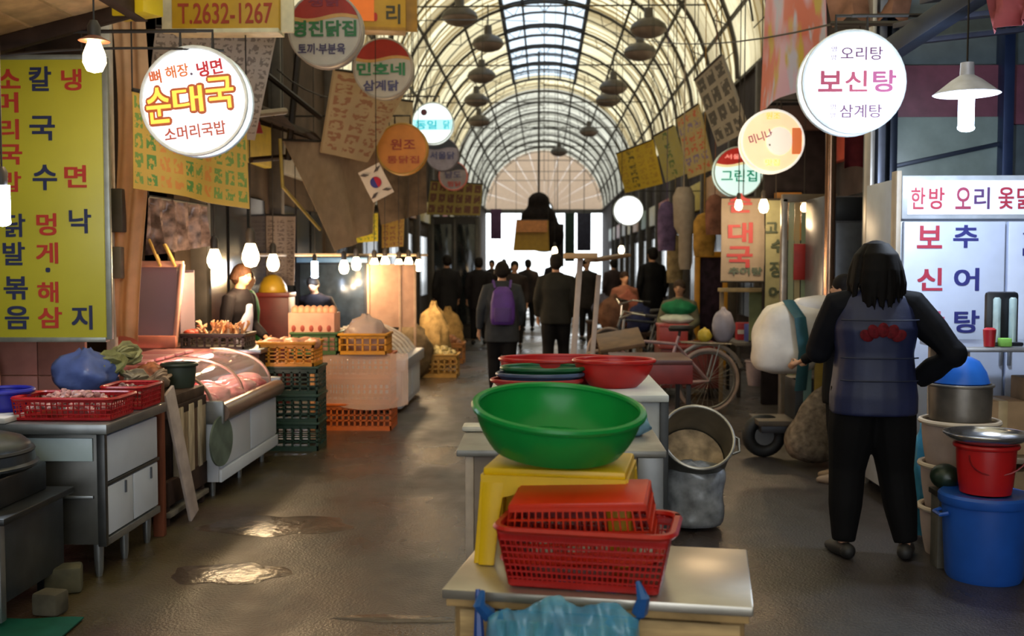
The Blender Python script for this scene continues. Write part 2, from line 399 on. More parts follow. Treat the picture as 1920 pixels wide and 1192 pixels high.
# arched roof: ribs, purlins and translucent corrugated panels
roof = thing('ceiling', 'arched arcade roof of cream translucent corrugated sheets on dark steel ribs', None, (0, 0, SPR)); roof['kind'] = 'structure'
NS = 10; BAY = 2.5
def roof_mat(name, hexc, hex2, t):
    m = bpy.data.materials.new(name); m.use_nodes = True
    n = m.node_tree.nodes; l = m.node_tree.links; b = n['Principled BSDF']; b.inputs['Roughness'].default_value = .5
    g = n.new('ShaderNodeNewGeometry'); no = n.new('ShaderNodeTexNoise'); no.inputs['Scale'].default_value = .9; no.inputs['Detail'].default_value = 5
    mp = n.new('ShaderNodeMapping'); mp.inputs['Scale'].default_value = (1.2, 2.2, 1.2)
    l.new(g.outputs['Position'], mp.inputs[0]); l.new(mp.outputs[0], no.inputs['Vector'])
    mr = n.new('ShaderNodeMapRange'); mr.inputs['From Min'].default_value = .42; mr.inputs['From Max'].default_value = .9; l.new(no.outputs['Fac'], mr.inputs['Value'])
    sp = n.new('ShaderNodeSeparateXYZ'); l.new(g.outputs['Position'], sp.inputs[0])   
    def mt(op, a, c=None):
        x = n.new('ShaderNodeMath'); x.operation = op
        for i, q_ in enumerate((a, c)):
            if q_ is None: continue
            if isinstance(q_, (int, float)): x.inputs[i].default_value = q_
            else: l.new(q_, x.inputs[i])
        return x.outputs[0]
    # each strip across the arch has a random tint, laps between strips are darker
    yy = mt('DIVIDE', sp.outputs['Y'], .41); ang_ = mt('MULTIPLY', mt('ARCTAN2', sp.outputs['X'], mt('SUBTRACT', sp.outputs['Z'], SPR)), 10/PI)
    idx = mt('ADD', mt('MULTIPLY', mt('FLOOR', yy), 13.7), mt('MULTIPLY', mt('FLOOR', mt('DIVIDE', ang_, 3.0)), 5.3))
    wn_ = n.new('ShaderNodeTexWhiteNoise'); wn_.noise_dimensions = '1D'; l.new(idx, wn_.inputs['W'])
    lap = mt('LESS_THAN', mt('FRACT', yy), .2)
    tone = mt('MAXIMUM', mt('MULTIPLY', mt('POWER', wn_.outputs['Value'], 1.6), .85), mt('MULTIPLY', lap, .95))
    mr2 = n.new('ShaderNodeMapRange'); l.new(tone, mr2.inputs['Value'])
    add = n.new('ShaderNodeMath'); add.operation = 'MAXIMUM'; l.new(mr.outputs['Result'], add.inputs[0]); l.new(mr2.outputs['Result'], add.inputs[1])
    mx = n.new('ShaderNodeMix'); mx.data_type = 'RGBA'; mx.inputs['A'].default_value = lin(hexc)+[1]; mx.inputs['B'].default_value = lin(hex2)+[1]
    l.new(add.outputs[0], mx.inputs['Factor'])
    l.new(mx.outputs['Result'], b.inputs['Base Color'])
    tr = n.new('ShaderNodeBsdfTranslucent'); l.new(mx.outputs['Result'], tr.inputs['Color'])
    ms = n.new('ShaderNodeMixShader'); ms.inputs['Fac'].default_value = t
    l.new(b.outputs[0], ms.inputs[1]); l.new(tr.outputs[0], ms.inputs[2]); l.new(ms.outputs[0], n['Material Output'].inputs['Surface'])
    return m
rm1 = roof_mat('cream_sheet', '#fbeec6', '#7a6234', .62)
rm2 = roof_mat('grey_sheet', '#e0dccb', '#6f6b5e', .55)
rm_clear = glassy('#c4d8e8', .7, .1, '#c4d0da')
def panel_mesh(nm, mat, corr=True):
    vs = []; fs = []; na = 3; nw = 13; a = PI/NS*.985
    NY = nw*4 if corr else 1
    prof = [0, .035, .035, 0]
    for j in range(NY+1):
        y = BAY*.99*j/NY; d = prof[j % 4] if corr else 0
        for i in range(na+1):
            t = -a/2+a*i/na; r = RAD+d; vs.append((r*math.sin(t), y, r*math.cos(t)))
    w = na+1
    for j in range(NY):
        for i in range(na):
            p = j*w+i; fs.append((p, p+1, p+w+1, p+w))
    me = bpy.data.meshes.new(nm); me.from_pydata(vs, [], fs); me.materials.append(mat); fin(me, True, 25); return me
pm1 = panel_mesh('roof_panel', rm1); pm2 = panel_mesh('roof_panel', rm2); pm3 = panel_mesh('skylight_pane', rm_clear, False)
nb = int((Y1-Y0)/BAY)
rib_me = None
for b_ in range(nb):
    y = Y0+b_*BAY
    for i in range(NS):
        ang = -PI/2+(i+.5)*PI/NS
        sky = i in (4, 5) and 19 < y < 34
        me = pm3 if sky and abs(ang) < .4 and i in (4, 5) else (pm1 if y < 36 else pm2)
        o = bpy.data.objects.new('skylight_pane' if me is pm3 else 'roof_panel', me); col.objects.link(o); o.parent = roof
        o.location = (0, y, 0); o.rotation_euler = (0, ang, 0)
    if rib_me is None:
        q = MB(); q.tube([((RAD-.09)*math.sin(t), 0, (RAD-.09)*math.cos(t)) for t in [-PI/2+PI*k/30 for k in range(31)]], .036, 6)
        q.tube([((RAD-.32)*math.sin(t), 0, (RAD-.32)*math.cos(t)) for t in [-PI/2+.12+(PI-.24)*k/30 for k in range(31)]], .016, 5)
        for k in range(24):
            t = -PI/2+.15+(PI-.3)*k/23; t2 = t+(PI-.3)/46*(1 if k % 2 else -1)
            q.bar(((RAD-.09)*math.sin(t), 0, (RAD-.09)*math.cos(t)), ((RAD-.32)*math.sin(t2), 0, (RAD-.32)*math.cos(t2)), .015)
        rib_me = q.mesh('rib'); rib_me.materials.append(M('#3b352e', .6, .2))
    o = bpy.data.objects.new('rib', rib_me); col.objects.link(o); o.parent = roof; o.location = (0, y, 0)
    if b_ % 2 == 0:   # tie rods and hangers of the truss
        q = MB(); zz = 1.15; xx = math.sqrt((RAD-.3)**2-zz*zz); q.tube([(-xx, y, zz), (xx, y, zz)], .014, 5); q.build('tie_rod', M('#3b352e', .6, .2), roof)
        if y > 16:
            q = MB(); q.tube([(0, y, zz), (0, y, RAD-.3)], .012, 5); q.build('hanger', M('#3b352e', .6, .2), roof)
q = MB(); q.bar((0, Y0, 0), (0, Y1, 0), .05); pu = q.mesh('purlin'); pu.materials.append(M('#4a4335', .6, .2))
for k in range(NS+1):
    t = -PI/2+k*PI/NS
    if k == 5: continue
    o = bpy.data.objects.new('purlin', pu); col.objects.link(o); o.parent = roof; o.location = ((RAD-.03)*math.sin(t), 0, (RAD-.03)*math.cos(t))
for x in (-.98, .98, -.5, .5):
    q = MB(); zz = math.sqrt((RAD-.05)**2-x*x); q.bar((x, 17, zz), (x, 34.5, zz), .07 if abs(x) > .7 else .045, .12); q.build('skylight_frame', M('#25272b', .6), roof)
for y in [18.2+1.25*k for k in range(13)]:
    q = MB(); q.tube([((RAD-.04)*math.sin(t), y, (RAD-.04)*math.cos(t)) for t in [-.32+.64*k/6 for k in range(7)]], .03, 5); q.build('skylight_frame', M('#25272b', .6), roof)
# gable that closes the far end above the opening
ge = thing('gable', 'pale fan shaped gable closing the far end of the arcade roof', None, (0, Y0+nb*BAY-.03, SPR)); ge['kind'] = 'structure'; ge.name = 'wall_end'
for k in range(12):
    a0 = -PI/2+PI*k/12+.002; a1 = a0+PI/12-.004; q = MB()
    ring = [(r*math.sin(a), r*math.cos(a)) for r, a in ((.45, a0), (RAD+.02, a0), (RAD+.02, a1), (.45, a1))]
    q.prism(ring, -.02, .02); q.build('panel', M('#e6d6c6', .5, var=.1, trans=.6), ge, smooth=False)
q = MB(); q.tube([(.45*math.sin(t), 0, .45*math.cos(t)) for t in [-PI/2+PI*k/16 for k in range(17)]], .05, 6); q.build('frame', M('#5a5650', .6), ge)
q = MB(); q.box((0, 0, -.1), (2*RAD, .15, .2)); q.build('beam', M('#5a5650', .6), ge)
# ================================================================ overhead: signs, banners, lamps
DARK = M('#2a2522', .6, .2)
def pw(power, colr, parent, loc, rad=.04):
    d = bpy.data.lights.new('lamp_light', 'POINT'); d.energy = power; d.color = colr; d.shadow_soft_size = rad
    o = bpy.data.objects.new('lamp_light', d); col.objects.link(o); o.parent = parent; o.location = loc; return o
def board(name, label, cat, px0, py0, px1, py1, Y, mat, th=.05, rotz=0, frame=None, group=None, hang=0, bevel=.006):
    """flat board facing the camera's side; root at the middle of its lower edge. returns root, metres per pixel, text helper"""
    cx = (px0+px1)/2; w = S(px1-px0, Y); h = S(py1-py0, Y); p = at(cx, py1, Y)
    t = thing(name, label, cat, p, rotz, group)
    q = MB(); q.box((0, 0, h/2), (w, th, h)); q.build('panel', mat, t, bevel=bevel)
    if frame:
        f = MB()
        for a, b in (((-w/2, 0, 0), (w/2, 0, 0)), ((-w/2, 0, h), (w/2, 0, h))): f.bar(a, b, th*1.3, .03)
        for x in (-w/2, w/2): f.bar((x, 0, 0), (x, 0, h), .03, th*1.3)
        f.build('frame', frame, t, bevel=.003)
    if hang:
        for x in (-w*.35, w*.35): f = MB(); f.tube([(x, 0, h-.01), (x, 0, roofz(p.x+x)-p.z if abs(p.x+x) < RAD else SPR-.8-p.z)], .006, 5); f.build('hanger', DARK, t)
    def tx(s, x, y, wp, hp, m, bold=.02, tilt=0): return text(t, s, S(x-cx, Y), S(py1-y, Y), S(wp, Y), S(hp, Y), m, y=-th/2-.003, bold=bold, tilt=tilt)
    return t, tx
RED = M('#b4301f', .5, var=0); NAVY = M('#22284e', .5, var=0)
# ---- big yellow menu board at the left
t, tx = board('menu_board', 'big yellow menu board with red and navy Korean dish names in columns', 'sign', -60, 106, 205, 636, 6.6, M('#b9b02c', .45, var=.06, scale=2), .05, R(1), M('#8d8f86', .4, .5), hang=.5)
for s, x, y, w, h, m in (('소', 30, 146, 46, 36, RED), ('머', 25, 190, 46, 38, RED), ('리', 28, 240, 40, 38, RED), ('국', 30, 287, 46, 38, RED), ('밥', 30, 338, 40, 38, RED),
        ('닭', 36, 420, 40, 44, NAVY), ('발', 33, 473, 42, 44, NAVY), ('볶', 35, 538, 46, 44, NAVY), ('음', 36, 594, 46, 44, NAVY),
        ('칼', 90, 146, 42, 46, NAVY), ('국', 92, 238, 48, 46, NAVY), ('수', 95, 330, 46, 48, NAVY),
        ('멍', 96, 418, 38, 42, RED), ('게', 96, 472, 42, 40, RED), ('·', 97, 504, 9, 9, NAVY), ('해', 96, 546, 40, 40, RED), ('삼', 99, 594, 46, 40, RED),
        ('냉', 149, 148, 38, 40, RED), ('면', 153, 328, 42, 42, RED), ('낙', 160, 412, 42, 46, NAVY), ('지', 160, 594, 40, 46, NAVY)):
    tx(s, x, y, w, h, m, .03)
# ---- yellow telephone sign
t, tx = board('telephone_sign', 'yellow hanging sign with red telephone number', 'sign', 328, -60, 528, 62, 7.6, M('#c2961c', .5, var=.06), .14, 0, M('#d9cfa8', .5), hang=.5)
tx('T.2632-1267', 428, 30, 176, 38, M('#9c3412', .5, var=0), .015)
# ---- small yellow sign, its corner in view
t, tx = board('yellow_sign', 'yellow lightbox sign cut by the top of the frame', 'sign', 205, -90, 300, 32, 6.4, M('#d0b51f', .4, var=.05), .16, R(-25), hang=.3)
tx('집', 262, -30, 60, 60, NAVY); 
# ---- orange and yellow sign 오리
t, tx = board('duck_sign', 'orange and yellow lightbox sign with one large red character', 'sign', 650, -70, 760, 58, 9.6, M('#c99a1c', .5, var=.06), .16, R(8), M('#a7791a', .5), hang=.4)
q = MB(); q.box((S(-28, 9.6), -.085, S(70, 9.6)), (S(50, 9.6), .008, S(112, 9.6))); q.build('orange_field', M('#e2701c', .5, emit=.25, var=.05), t)
tx('오', 686, 6, 44, 76, M('#b8200e', .5, var=0), .05); tx('리', 737, 30, 26, 36, M('#3a3210', .5, var=0), .03)
tx('구', 737, -34, 26, 36, M('#3a3210', .5, var=0), .03)
# ---- round signs
def wave_cap(r, cut, amp, y0, y1):
    pts = []
    a0 = math.asin(cut/r)
    for k in range(17):
        a = a0+(PI-2*a0)*k/16; pts.append((r*math.cos(a), r*math.sin(a)))
    for k in range(1, 12):
        x = -math.cos(a0)*r+2*math.cos(a0)*r*k/12; pts.append((x, cut+amp*math.sin(PI*2*k/12)))
    return MB().prism(pts, y0, y1)
def round_sign(label, px, py, dpx, Y, face, rim, rotz=0, cap=None, th=.13, bracket=1, group='round shop signs', capcut=.35, sx=1.0, band=None):
    p = at(px, py, Y); r = S(dpx, Y)/2
    t = thing('round_sign', label, 'sign', p, rotz, group)
    q = MB(); q.lathe([(r*.97, -th/2), (r*.97, th/2)], 40); q.map(lambda v: (v.x*sx, v.z, v.y)); q.build('face', face, t)
    q = MB(); q.ring((0, -th/2, 0), r*.97, r*.035, 'y', 40, 6); q.ring((0, th/2, 0), r*.97, r*.035, 'y', 40, 6); q.map(lambda v: (v.x*sx, v.y, v.z)); q.build('rim', rim, t)
    if cap:
        q = wave_cap(r*.96, r*capcut, -r*.07, -th/2-.004, -th/2-.001); q.build('colour_cap', cap, t, smooth=False)
    if band:
        q = wave_cap(r*.96, r*(capcut-.1), -r*.07, -th/2-.0025, -th/2-.0005); q.build('colour_band', band, t, smooth=False)
    if bracket:
        q = MB(); s = 1 if px > 1000 else -1
        q.tube([(-r*.3, 0, r*.93), (-r*.3, 0, r*1.3), (r*.3, 0, r*1.3), (r*.3, 0, r*.93)], .011, 6); q.tube([(0, 0, r*1.3), (s*max(.3, (3.18 if Y > 9 else 4.35)-abs(p.x)), 0, r*1.3)], .012, 6); q.build('bracket', DARK, t)
    def tx(s, x, y, w, h, m, bold=.02, tilt=0): return text(t, s, S(x-px, Y), S(py-y, Y), S(w, Y), S(h, Y), m, y=-th/2-.006, bold=bold, tilt=tilt)
    return t, tx
LITW = M('#f4fbff', .4, emit=1.15, var=0, emitc='#e9f6ff')
def ink(h, e=.3): return M(h, .5, emit=e, var=0)
t, tx = round_sign('lit white round sign with outlined yellow Korean lettering', 370, 192, 204, 6.4, LITW, M('#dfe6e8', .4))
T = R(10)
tx('뼈', 299, 148, 22, 26, ink('#c8653a'), .03, T); tx('해장', 340, 138, 44, 24, ink('#d0703c'), .03, T); tx('.', 367, 143, 5, 5, ink('#5a4a60'), .02); tx('냉면', 401, 132, 48, 28, ink('#b3202e'), .04, T)
for s, x, y, w, h in (('순', 305, 201, 46, 66), ('대', 360, 190, 56, 48), ('국', 420, 178, 52, 58)):
    tx(s, x, y, w+9, h+10, ink('#9c4a22', .35), .075, T*.5)
    o = tx(s, x, y, w, h, ink('#f2c04a', .8), .018, T*.5); o.location.y = -.007
tx('소머리국밥', 372, 248, 116, 26, ink('#a84a3c'), .03, T*.75); tx('ㅇㅇ', 376, 272, 10, 4, ink('#9fb6c4'), 0)
t, tx = round_sign('lit white round sign with pink Korean lettering at the right', 1595, 157, 190, 6.5, LITW, M('#dfe6e8', .4))
for pre, y in (('오리탕', 106), ('삼계탕', 210)):
    tx('영', 1558, y-8, 10, 10, ink('#9c8aa0')); tx('양', 1558, y+7, 10, 10, ink('#9c8aa0')); tx(pre, 1608, y, 76, 24, ink('#6a3f66', .15), .01)
tx('보', 1552, 156, 44, 38, ink('#a04058', .2), .03); tx('신', 1599, 156, 40, 38, ink('#a84a64', .2), .02); tx('탕', 1650, 156, 42, 40, ink('#a85580', .2), .03); tx('ㅇㅇ', 1594, 233, 9, 4, ink('#b0b6c4'), 0)
t, tx = round_sign('cream and orange lit round sign below the pink banner', 1446, 266, 117, 10.3, M('#f7d7a8', .4, emit=.75, var=.12, scale=6), M('#f4efe6', .4, emit=.6))
q = MB(); q.ell((S(12, 10.3), -.07, 0), (S(24, 10.3), .006, S(26, 10.3))); q.build('pale_field', M('#fdeeda', .4, emit=.6, var=0), t)
q = MB(); q.box((S(44, 10.3), -.069, 0), (S(18, 10.3), .006, S(48, 10.3))); q.build('orange_field', M('#e67a44', .4, emit=.5, var=0), t, bevel=.003)
tx('미니나', 1424, 258, 44, 18, ink('#a0345a', .3), .02, R(18)); tx('ㅡ', 1448, 272, 18, 5, ink('#3c4446', .1), .03)
tx('원조', 1446, 220, 26, 12, ink('#f0c45a', .7), .02); tx('맛집', 1446, 305, 26, 12, ink('#f6d67a', .7), .02)
t, tx = round_sign('lit round sign with red top and green lettering', 1383, 323, 93, 12.9, M('#d6f2ea', .4, emit=.75, var=.03), M('#c9d4d0', .4), cap=M('#c22a20', .4, emit=.25, var=.05), band=M('#f0d9a0', .4, emit=.6))
tx('그린집', 1384, 330, 66, 22, ink('#1d9a78', .35), .03); tx('서울', 1372, 295, 30, 9, ink('#f09a8a', .6), .03)
UW = M('#b5aea2', .5, var=.05); CAP = M('#9c2416', .5, var=.1)
t, tx = round_sign('unlit round sign with red top and four green characters', 612, 58, 139, 8.6, UW, M('#a39a90', .5), cap=CAP, band=M('#c79a5a', .5))
tx('영진닭집', 611, 57, 120, 30, M('#24683a', .5, var=0), .045); tx('토끼·부분육', 606, 94, 88, 20, M('#3c3458', .5, var=0), .03); tx('생닭', 612, 8, 60, 18, M('#7a2038', .5, var=0), .03)
t, tx = round_sign('unlit round sign with red top and three green characters', 720, 130, 112, 10.7, UW, M('#a39a90', .5), cap=CAP, band=M('#c79a5a', .5))
tx('민호네', 716, 132, 90, 24, M('#2f7a4e', .5, var=0), .04); tx('삼계닭', 716, 162, 66, 20, M('#4a4870', .5, var=0), .03)
t, tx = round_sign('orange round sign beside the Korean flag', 755, 280, 96, 12.5, M('#b06a22', .5, emit=.12, var=.15, scale=5), M('#a9802f', .5))
tx('원조', 757, 272, 46, 20, M('#8e2f18', .5, var=0), .02); tx('통닭집', 757, 300, 60, 14, M('#9a3a18', .5, var=0), .02)
t, tx = round_sign('lit white and teal round sign above the far left stalls', 812, 232, 78, 15, M('#eafaff', .4, emit=1.0, var=0), M('#cfe0e4', .4))
q = MB(); q.box((0, -.067, S(-3, 15)), (S(72, 15), .006, S(20, 15))); q.build('teal_band', M('#9fe0ea', .4, emit=.8, var=0), t)
tx('동일', 800, 235, 40, 16, ink('#35b5c4', .6), .03); tx('닭', 838, 235, 12, 16, ink('#35b5c4', .6), .03)
q = MB(); q.ell((S(-16, 15), -.067, S(20, 15)), (S(6, 15), .005, S(6, 15))); q.build('dot', M('#5a3040', .5), t)
t, tx = round_sign('unlit grey and navy round sign under the lit teal one', 830, 290, 62, 18, M('#8d8596', .5), M('#77707c', .5), cap=M('#2f3446', .5))
tx('서울닭', 830, 292, 46, 14, M('#4a4a78', .5, var=0), .03)
t, tx = round_sign('small grey round sign with a red lower edge far left', 850, 330, 54, 20.5, M('#90848a', .5), M('#b05a4a', .5, emit=.2), cap=M('#3a3640', .5))
tx('남도', 850, 328, 30, 13, M('#4a4470', .5, var=0), .03); tx('찜닭', 852, 345, 26, 10, M('#b04038', .5, var=0), .03)
t, tx = round_sign('plain lit white round sign above the far right shops', 1178, 395, 56, 21, M('#f4fbff', .4, emit=1.6, var=0), M('#dfe6e8', .4))
t, tx = round_sign('white round sign with dark figure behind the flag', 752, 374, 66, 15.5, M('#e9e7e4', .4, emit=.75, var=0), M('#b8b2aa', .4))
q = MB(); q.ell((S(12, 15.5), -.07, 0), (S(5, 15.5), .006, S(24, 15.5)), rot=(0, R(-15), 0)); q.build('dark_figure', M('#6a4a58', .5), t)
# ---- Korean flag
def flag():
    Y = 10.4; p = at(705, 342, Y); t = thing('flag', 'small South Korean flag hanging slanted from a cord', 'flag', p, 0)
    w, h = S(62, Y), S(44, Y); a = R(-63)
    rt = lambda x, z: (x*math.cos(a)-z*math.sin(a), x*math.sin(a)+z*math.cos(a))
    def fn(u, v):
        x, z = rt((u-.5)*w, (v-.5)*h); return (x, .012*math.sin(u*7+v*2), z)
    MB().sheet(fn, 10, 8, (0, .003, 0)).build('cloth', M('#d8c8b8', .7, var=.06, trans=.25), t)
    def half(sg, m):
        pts = []; r = h*.24
        for k in range(13): pts.append((r*math.cos(PI*k/12), sg*r*math.sin(PI*k/12)))
        q = MB().prism([rt(x, z) for x, z in pts], -.02, -.016); q.build('emblem', m, t, smooth=False)
    half(1, M('#a82a3a', .7)); half(-1, M('#3a3a78', .7))
    for sx in (-1, 1):
        for sz in (-1, 1):
            q = MB()
            for k in range(3):
                c = rt(sx*w*.34, sz*h*.3); d = (k-1)*.014
                q.box((c[0]+d, -.018, c[1]+d*.5), (.008, .003, .06), rot=(0, -a+R(35*sx*sz), 0))
            q.build('trigram', M('#4a4040', .7), t)
    q = MB(); q.tube([(0, .01, .12), (.0, .01, roofz(p.x)-p.z)], .004, 4); q.build('cord', DARK, t)
flag()
# ---- banners and hanging boards. each corner has its own distance
def banner(name, label, cat, c, mat, nu=10, nv=8, wav=.03, f=3, group=None, parts=True, th=.004, sag=0):
    """c: four (px, py, Y): top-left, top-right, bottom-right, bottom-left"""
    P = [at(*k) for k in c]; o = (P[0]+P[1])/2
    t = thing(name, label, cat, o, 0, group)
    nrm = (P[1]-P[0]).cross(P[3]-P[0]).normalized()
    def fn(u, v):
        a = P[0].lerp(P[1], u); b = P[3].lerp(P[2], u); return a.lerp(b, v)-o+nrm*(wav*math.sin(u*f*PI+v*1.3)*(.3+v))+Vector((0, 0, -sag*math.sin(PI*u)))
    ob = MB().sheet(fn, nu, nv, nrm*th).build('cloth' if wav else 'panel', mat, t, ang=60)
    uvl = ob.data.uv_layers.new(name='UVMap'); N = (nu+1)*(nv+1)
    for lp in ob.data.loops:
        i = lp.vertex_index % N; uvl.data[lp.index].uv = ((i % (nu+1))/nu, 1-(i//(nu+1))/nv)
    if parts:
        q = MB(); q.tube([P[0]-o, P[1]-o], .014, 6); q.build('top_rod', DARK, t)
        for e in P[:2]: q = MB(); q.tube([e-o, Vector((e.x, e.y, max(e.z+.2, roofz(e.x)-.02)))-o], .005, 4); q.build('cord', DARK, t)
    return t
banner('vinyl_banner', 'yellow vinyl banner with rows of green and orange writing behind the lit sign', 'banner', ((248, 168, 6.9), (462, 215, 7.6), (462, 392, 7.6), (256, 352, 6.9)), printed('#d2a544', ['#5f8a3c', '#cc6a2c', '#7a9440', '#d8883a'], 10, 5, fill=.48), wav=.03)
banner('paper_banner', 'grey white banner with faint vertical writing behind the telephone sign', 'banner', ((292, 50, 8.0), (520, 60, 8.2), (478, 262, 8.4), (268, 250, 8.2)), printed('#b2a99c', ['#7b746a'], 9, 9), wav=.02)
pb = banner('pink_banner', 'glossy pink vinyl banner with yellow and pale blue print hanging at the right', 'banner', ((1440, -70, 10.2), (1545, -60, 8.6), (1560, 140, 8.6), (1418, 208, 10.2)), blotched('#d8705c', [('#dcb4d0', 2.4, 1.1, .44), ('#cdb43c', 5, 1.8, .56), ('#c6c6e0', 7, 2.2, .54)]), wav=.03)
banner('hanging_board', 'long cream board hanging tilted under the three character round sign', 'sign', ((628, 130, 11.2), (772, 150, 12.2), (690, 304, 12.0), (603, 286, 11.2)), printed('#b59a78', ['#9a6a50'], 3, 7), wav=0, th=.03)
banner('hanging_board', 'narrow cream board hanging beside the lit teal sign', 'sign', ((700, 180, 13), (775, 190, 13.5), (772, 245, 13.5), (700, 250, 13)), M('#a99678', .6), wav=0, th=.03)
banner('awning_cloth', 'drooping brown grey awning cloth below the tilted cream board', 'awning', ((530, 262, 10.5), (730, 270, 13), (700, 430, 13), (640, 470, 11.6)), M('#a58d76', .85, var=.12, trans=.25), wav=.06, f=4)
banner('awning_cloth', 'dark brown awning cloth behind the round white sign', 'awning', ((690, 270, 14.4), (800, 300, 15), (795, 400, 15), (720, 420, 14.4)), M('#4d3f34', .9, var=.2), wav=.06)
banner('grey_board', 'grey board with dark vertical writing hanging right of the roof', 'sign', ((1302, 150, 12.5), (1352, 103, 11.6), (1402, 245, 11.6), (1345, 275, 12.5)), printed('#857e72', ['#3f3c38'], 3, 4, fill=.42), wav=0, th=.03)
banner('yellow_board', 'bright yellow board far along the right row', 'sign', ((1155, 288, 20), (1222, 262, 18.4), (1240, 345, 18.4), (1172, 362, 20)), printed('#c0a02a', ['#5a5028', '#a8862a'], 4, 6), wav=0, th=.03)
banner('yellow_board', 'olive and cream board between the bright yellow and orange edged boards', 'sign', ((1225, 255, 18), (1262, 235, 17), (1288, 325, 17), (1248, 342, 18)), printed('#a59a60', ['#4f6a3a', '#a89a50'], 3, 5), wav=0, th=.03)
banner('yellow_board', 'cream board with orange lower edge nearest the grey board', 'sign', ((1268, 222, 16.6), (1308, 195, 15.4), (1336, 318, 15.4), (1290, 335, 16.6)), printed('#ac9868', ['#7a6a8a', '#b8583a'], 3, 6, axis='row'), wav=0, th=.03)
banner('olive_sign', 'olive yellow sign with rows of brown characters over the far left shop door', 'sign', ((808, 338, 21), (905, 345, 21), (900, 404, 21), (800, 402, 21)), printed('#86732f', ['#5a3018'], 6, 3, fill=.4), wav=0, th=.06)
banner('lime_sign', 'small lime yellow sign above the bulb string', 'sign', ((666, 400, 15), (708, 398, 15), (708, 452, 15), (668, 455, 15)), printed('#b8a820', ['#6a7a28'], 3, 5), wav=0, th=.04)
banner('lime_sign', 'dim mustard sign right of the small lime sign', 'sign', ((716, 410, 16), (758, 408, 16), (756, 462, 16), (716, 465, 16)), printed('#8a6a1c', ['#6a3a18'], 3, 5), wav=0, th=.04)
banner('price_list', 'pale paper price list hanging behind the vendor', 'poster', ((481, 402, 12), (554, 404, 12), (552, 535, 12), (483, 532, 12)), printed('#a08e84', ['#6f5e58'], 4, 16), wav=.01)
banner('plastic_cover', 'crumpled silvery plastic sheet hanging below the yellow banner', 'plastic sheet', ((278, 368, 8.4), (388, 385, 9), (385, 462, 9), (285, 478, 8.4)), M('#6a5a58', .25, var=.5, scale=14), nu=16, nv=14, wav=.06, f=9)
tt = banner('orange_yellow_sign', 'orange and yellow sign hanging over the far end opening', 'sign', ((968, 412, 30), (1028, 412, 30), (1030, 470, 30), (962, 470, 30)), M('#c99a28', .5, var=.1, trans=.3), wav=0, th=.06)
MB().box((0, 0, 0), (S(58, 30), .02, S(22, 30))).build('header', M('#c47a36', .5), tt, at(997, 424, 29.9)-tt.location)
# ---- dark bundle above that sign
p = at(1010, 470, 30.5); q = MB(); q.ell((0, 0, S(92, 30)), (S(22, 30), .3, S(20, 30))); q.ell((0, 0, S(62, 30)), (S(36, 30), .38, S(26, 30))); q.ell((S(10, 30), 0, S(30, 30)), (S(40, 30), .4, S(34, 30)))
t = thing('hanging_bundle', 'dark rounded bundle hanging above the far yellow sign', 'bundle', p); q.soft('bundle', M('#1c1512', .9, var=.3), t, voxel=.06)
MB().tube([(0, 0, S(100, 30)), (0, 0, roofz(p.x)-p.z)], .03, 6).build('rope', DARK, t)
for px, py0, py1, w, c, lb in ((930, 392, 448, 20, '#5a3f5a', 'dim purple hanging strip at the far left of the end opening'), (1068, 400, 490, 18, '#2b3a34', 'tall dark green hanging strip at the right of the end opening'), (1095, 400, 470, 26, '#3a3a48', 'wide dark slate hanging strip at the right of the end opening'), (1045, 420, 500, 24, '#2a2422', 'blackish hanging strip beside the rounded bundle')):
    p = at(px, py1, 33); t = thing('hanging_strip', lb, 'banner', p); MB().box((0, 0, S((py1-py0)/2, 33)), (S(w, 33), .05, S(py1-py0, 33))).build('cloth', M(c, .8), t, bevel=.01); MB().tube([(0, 0, S(py1-py0, 33)), (0, 0, roofz(p.x)-p.z)], .012, 5).build('cord', DARK, t)
# ---- dome reflectors under the roof
lamp0 = None
for i, (px, py, Y, lb) in enumerate(((862, 8, 20.4, 'dome lamp nearest the top edge, left of the skylight'), (915, 66, 22.9, 'dome lamp below the nearest left one'), (903, 126, 25.5, 'dome lamp third down the left line'), (893, 172, 29, 'dome lamp fourth down the left line'), (898, 205, 33, 'dome lamp far down the left line'),
        (1216, 38, 20, 'dome lamp nearest the top edge, right of the skylight'), (1200, 70, 22.5, 'dome lamp just below the nearest right one'), (1150, 148, 26, 'dome lamp upper of the middle right pair'), (1140, 172, 29, 'dome lamp lower of the middle right pair'), (1104, 228, 38.2, 'dome lamp far down the right line'), (1048, 268, 42, 'dome lamp deep in the roof near its axis'))):
    p = at(px, py+18, Y); p.z = min(p.z, roofz(p.x)-.92)
    if lamp0 is None:
        t = lamp0 = thing('dome_lamp', '', 'lamp', p)
        q = MB(); q.lathe([(.34, 0), (.345, .02), (.31, .10), (.2, .18), (.09, .22), (.08, .4), (.001, .42)], 24); q.build('shade', M('#4d463f', .5, .3), t)
        q = MB(); q.lathe([(.33, .012), (.31, -.04), (.24, -.10), (.12, -.14), (.001, -.15)], 24); q.build('diffuser', M('#8f7a6e', .5, trans=.3), t)
        q = MB(); q.tube([(0, 0, .4), (0, 0, .85)], .015, 6); q.build('stem', DARK, t)
    else:
        t = copy_tree(lamp0); t.location = p
    tag(t, lb, 'lamp', 'dome lamps under the arched roof')
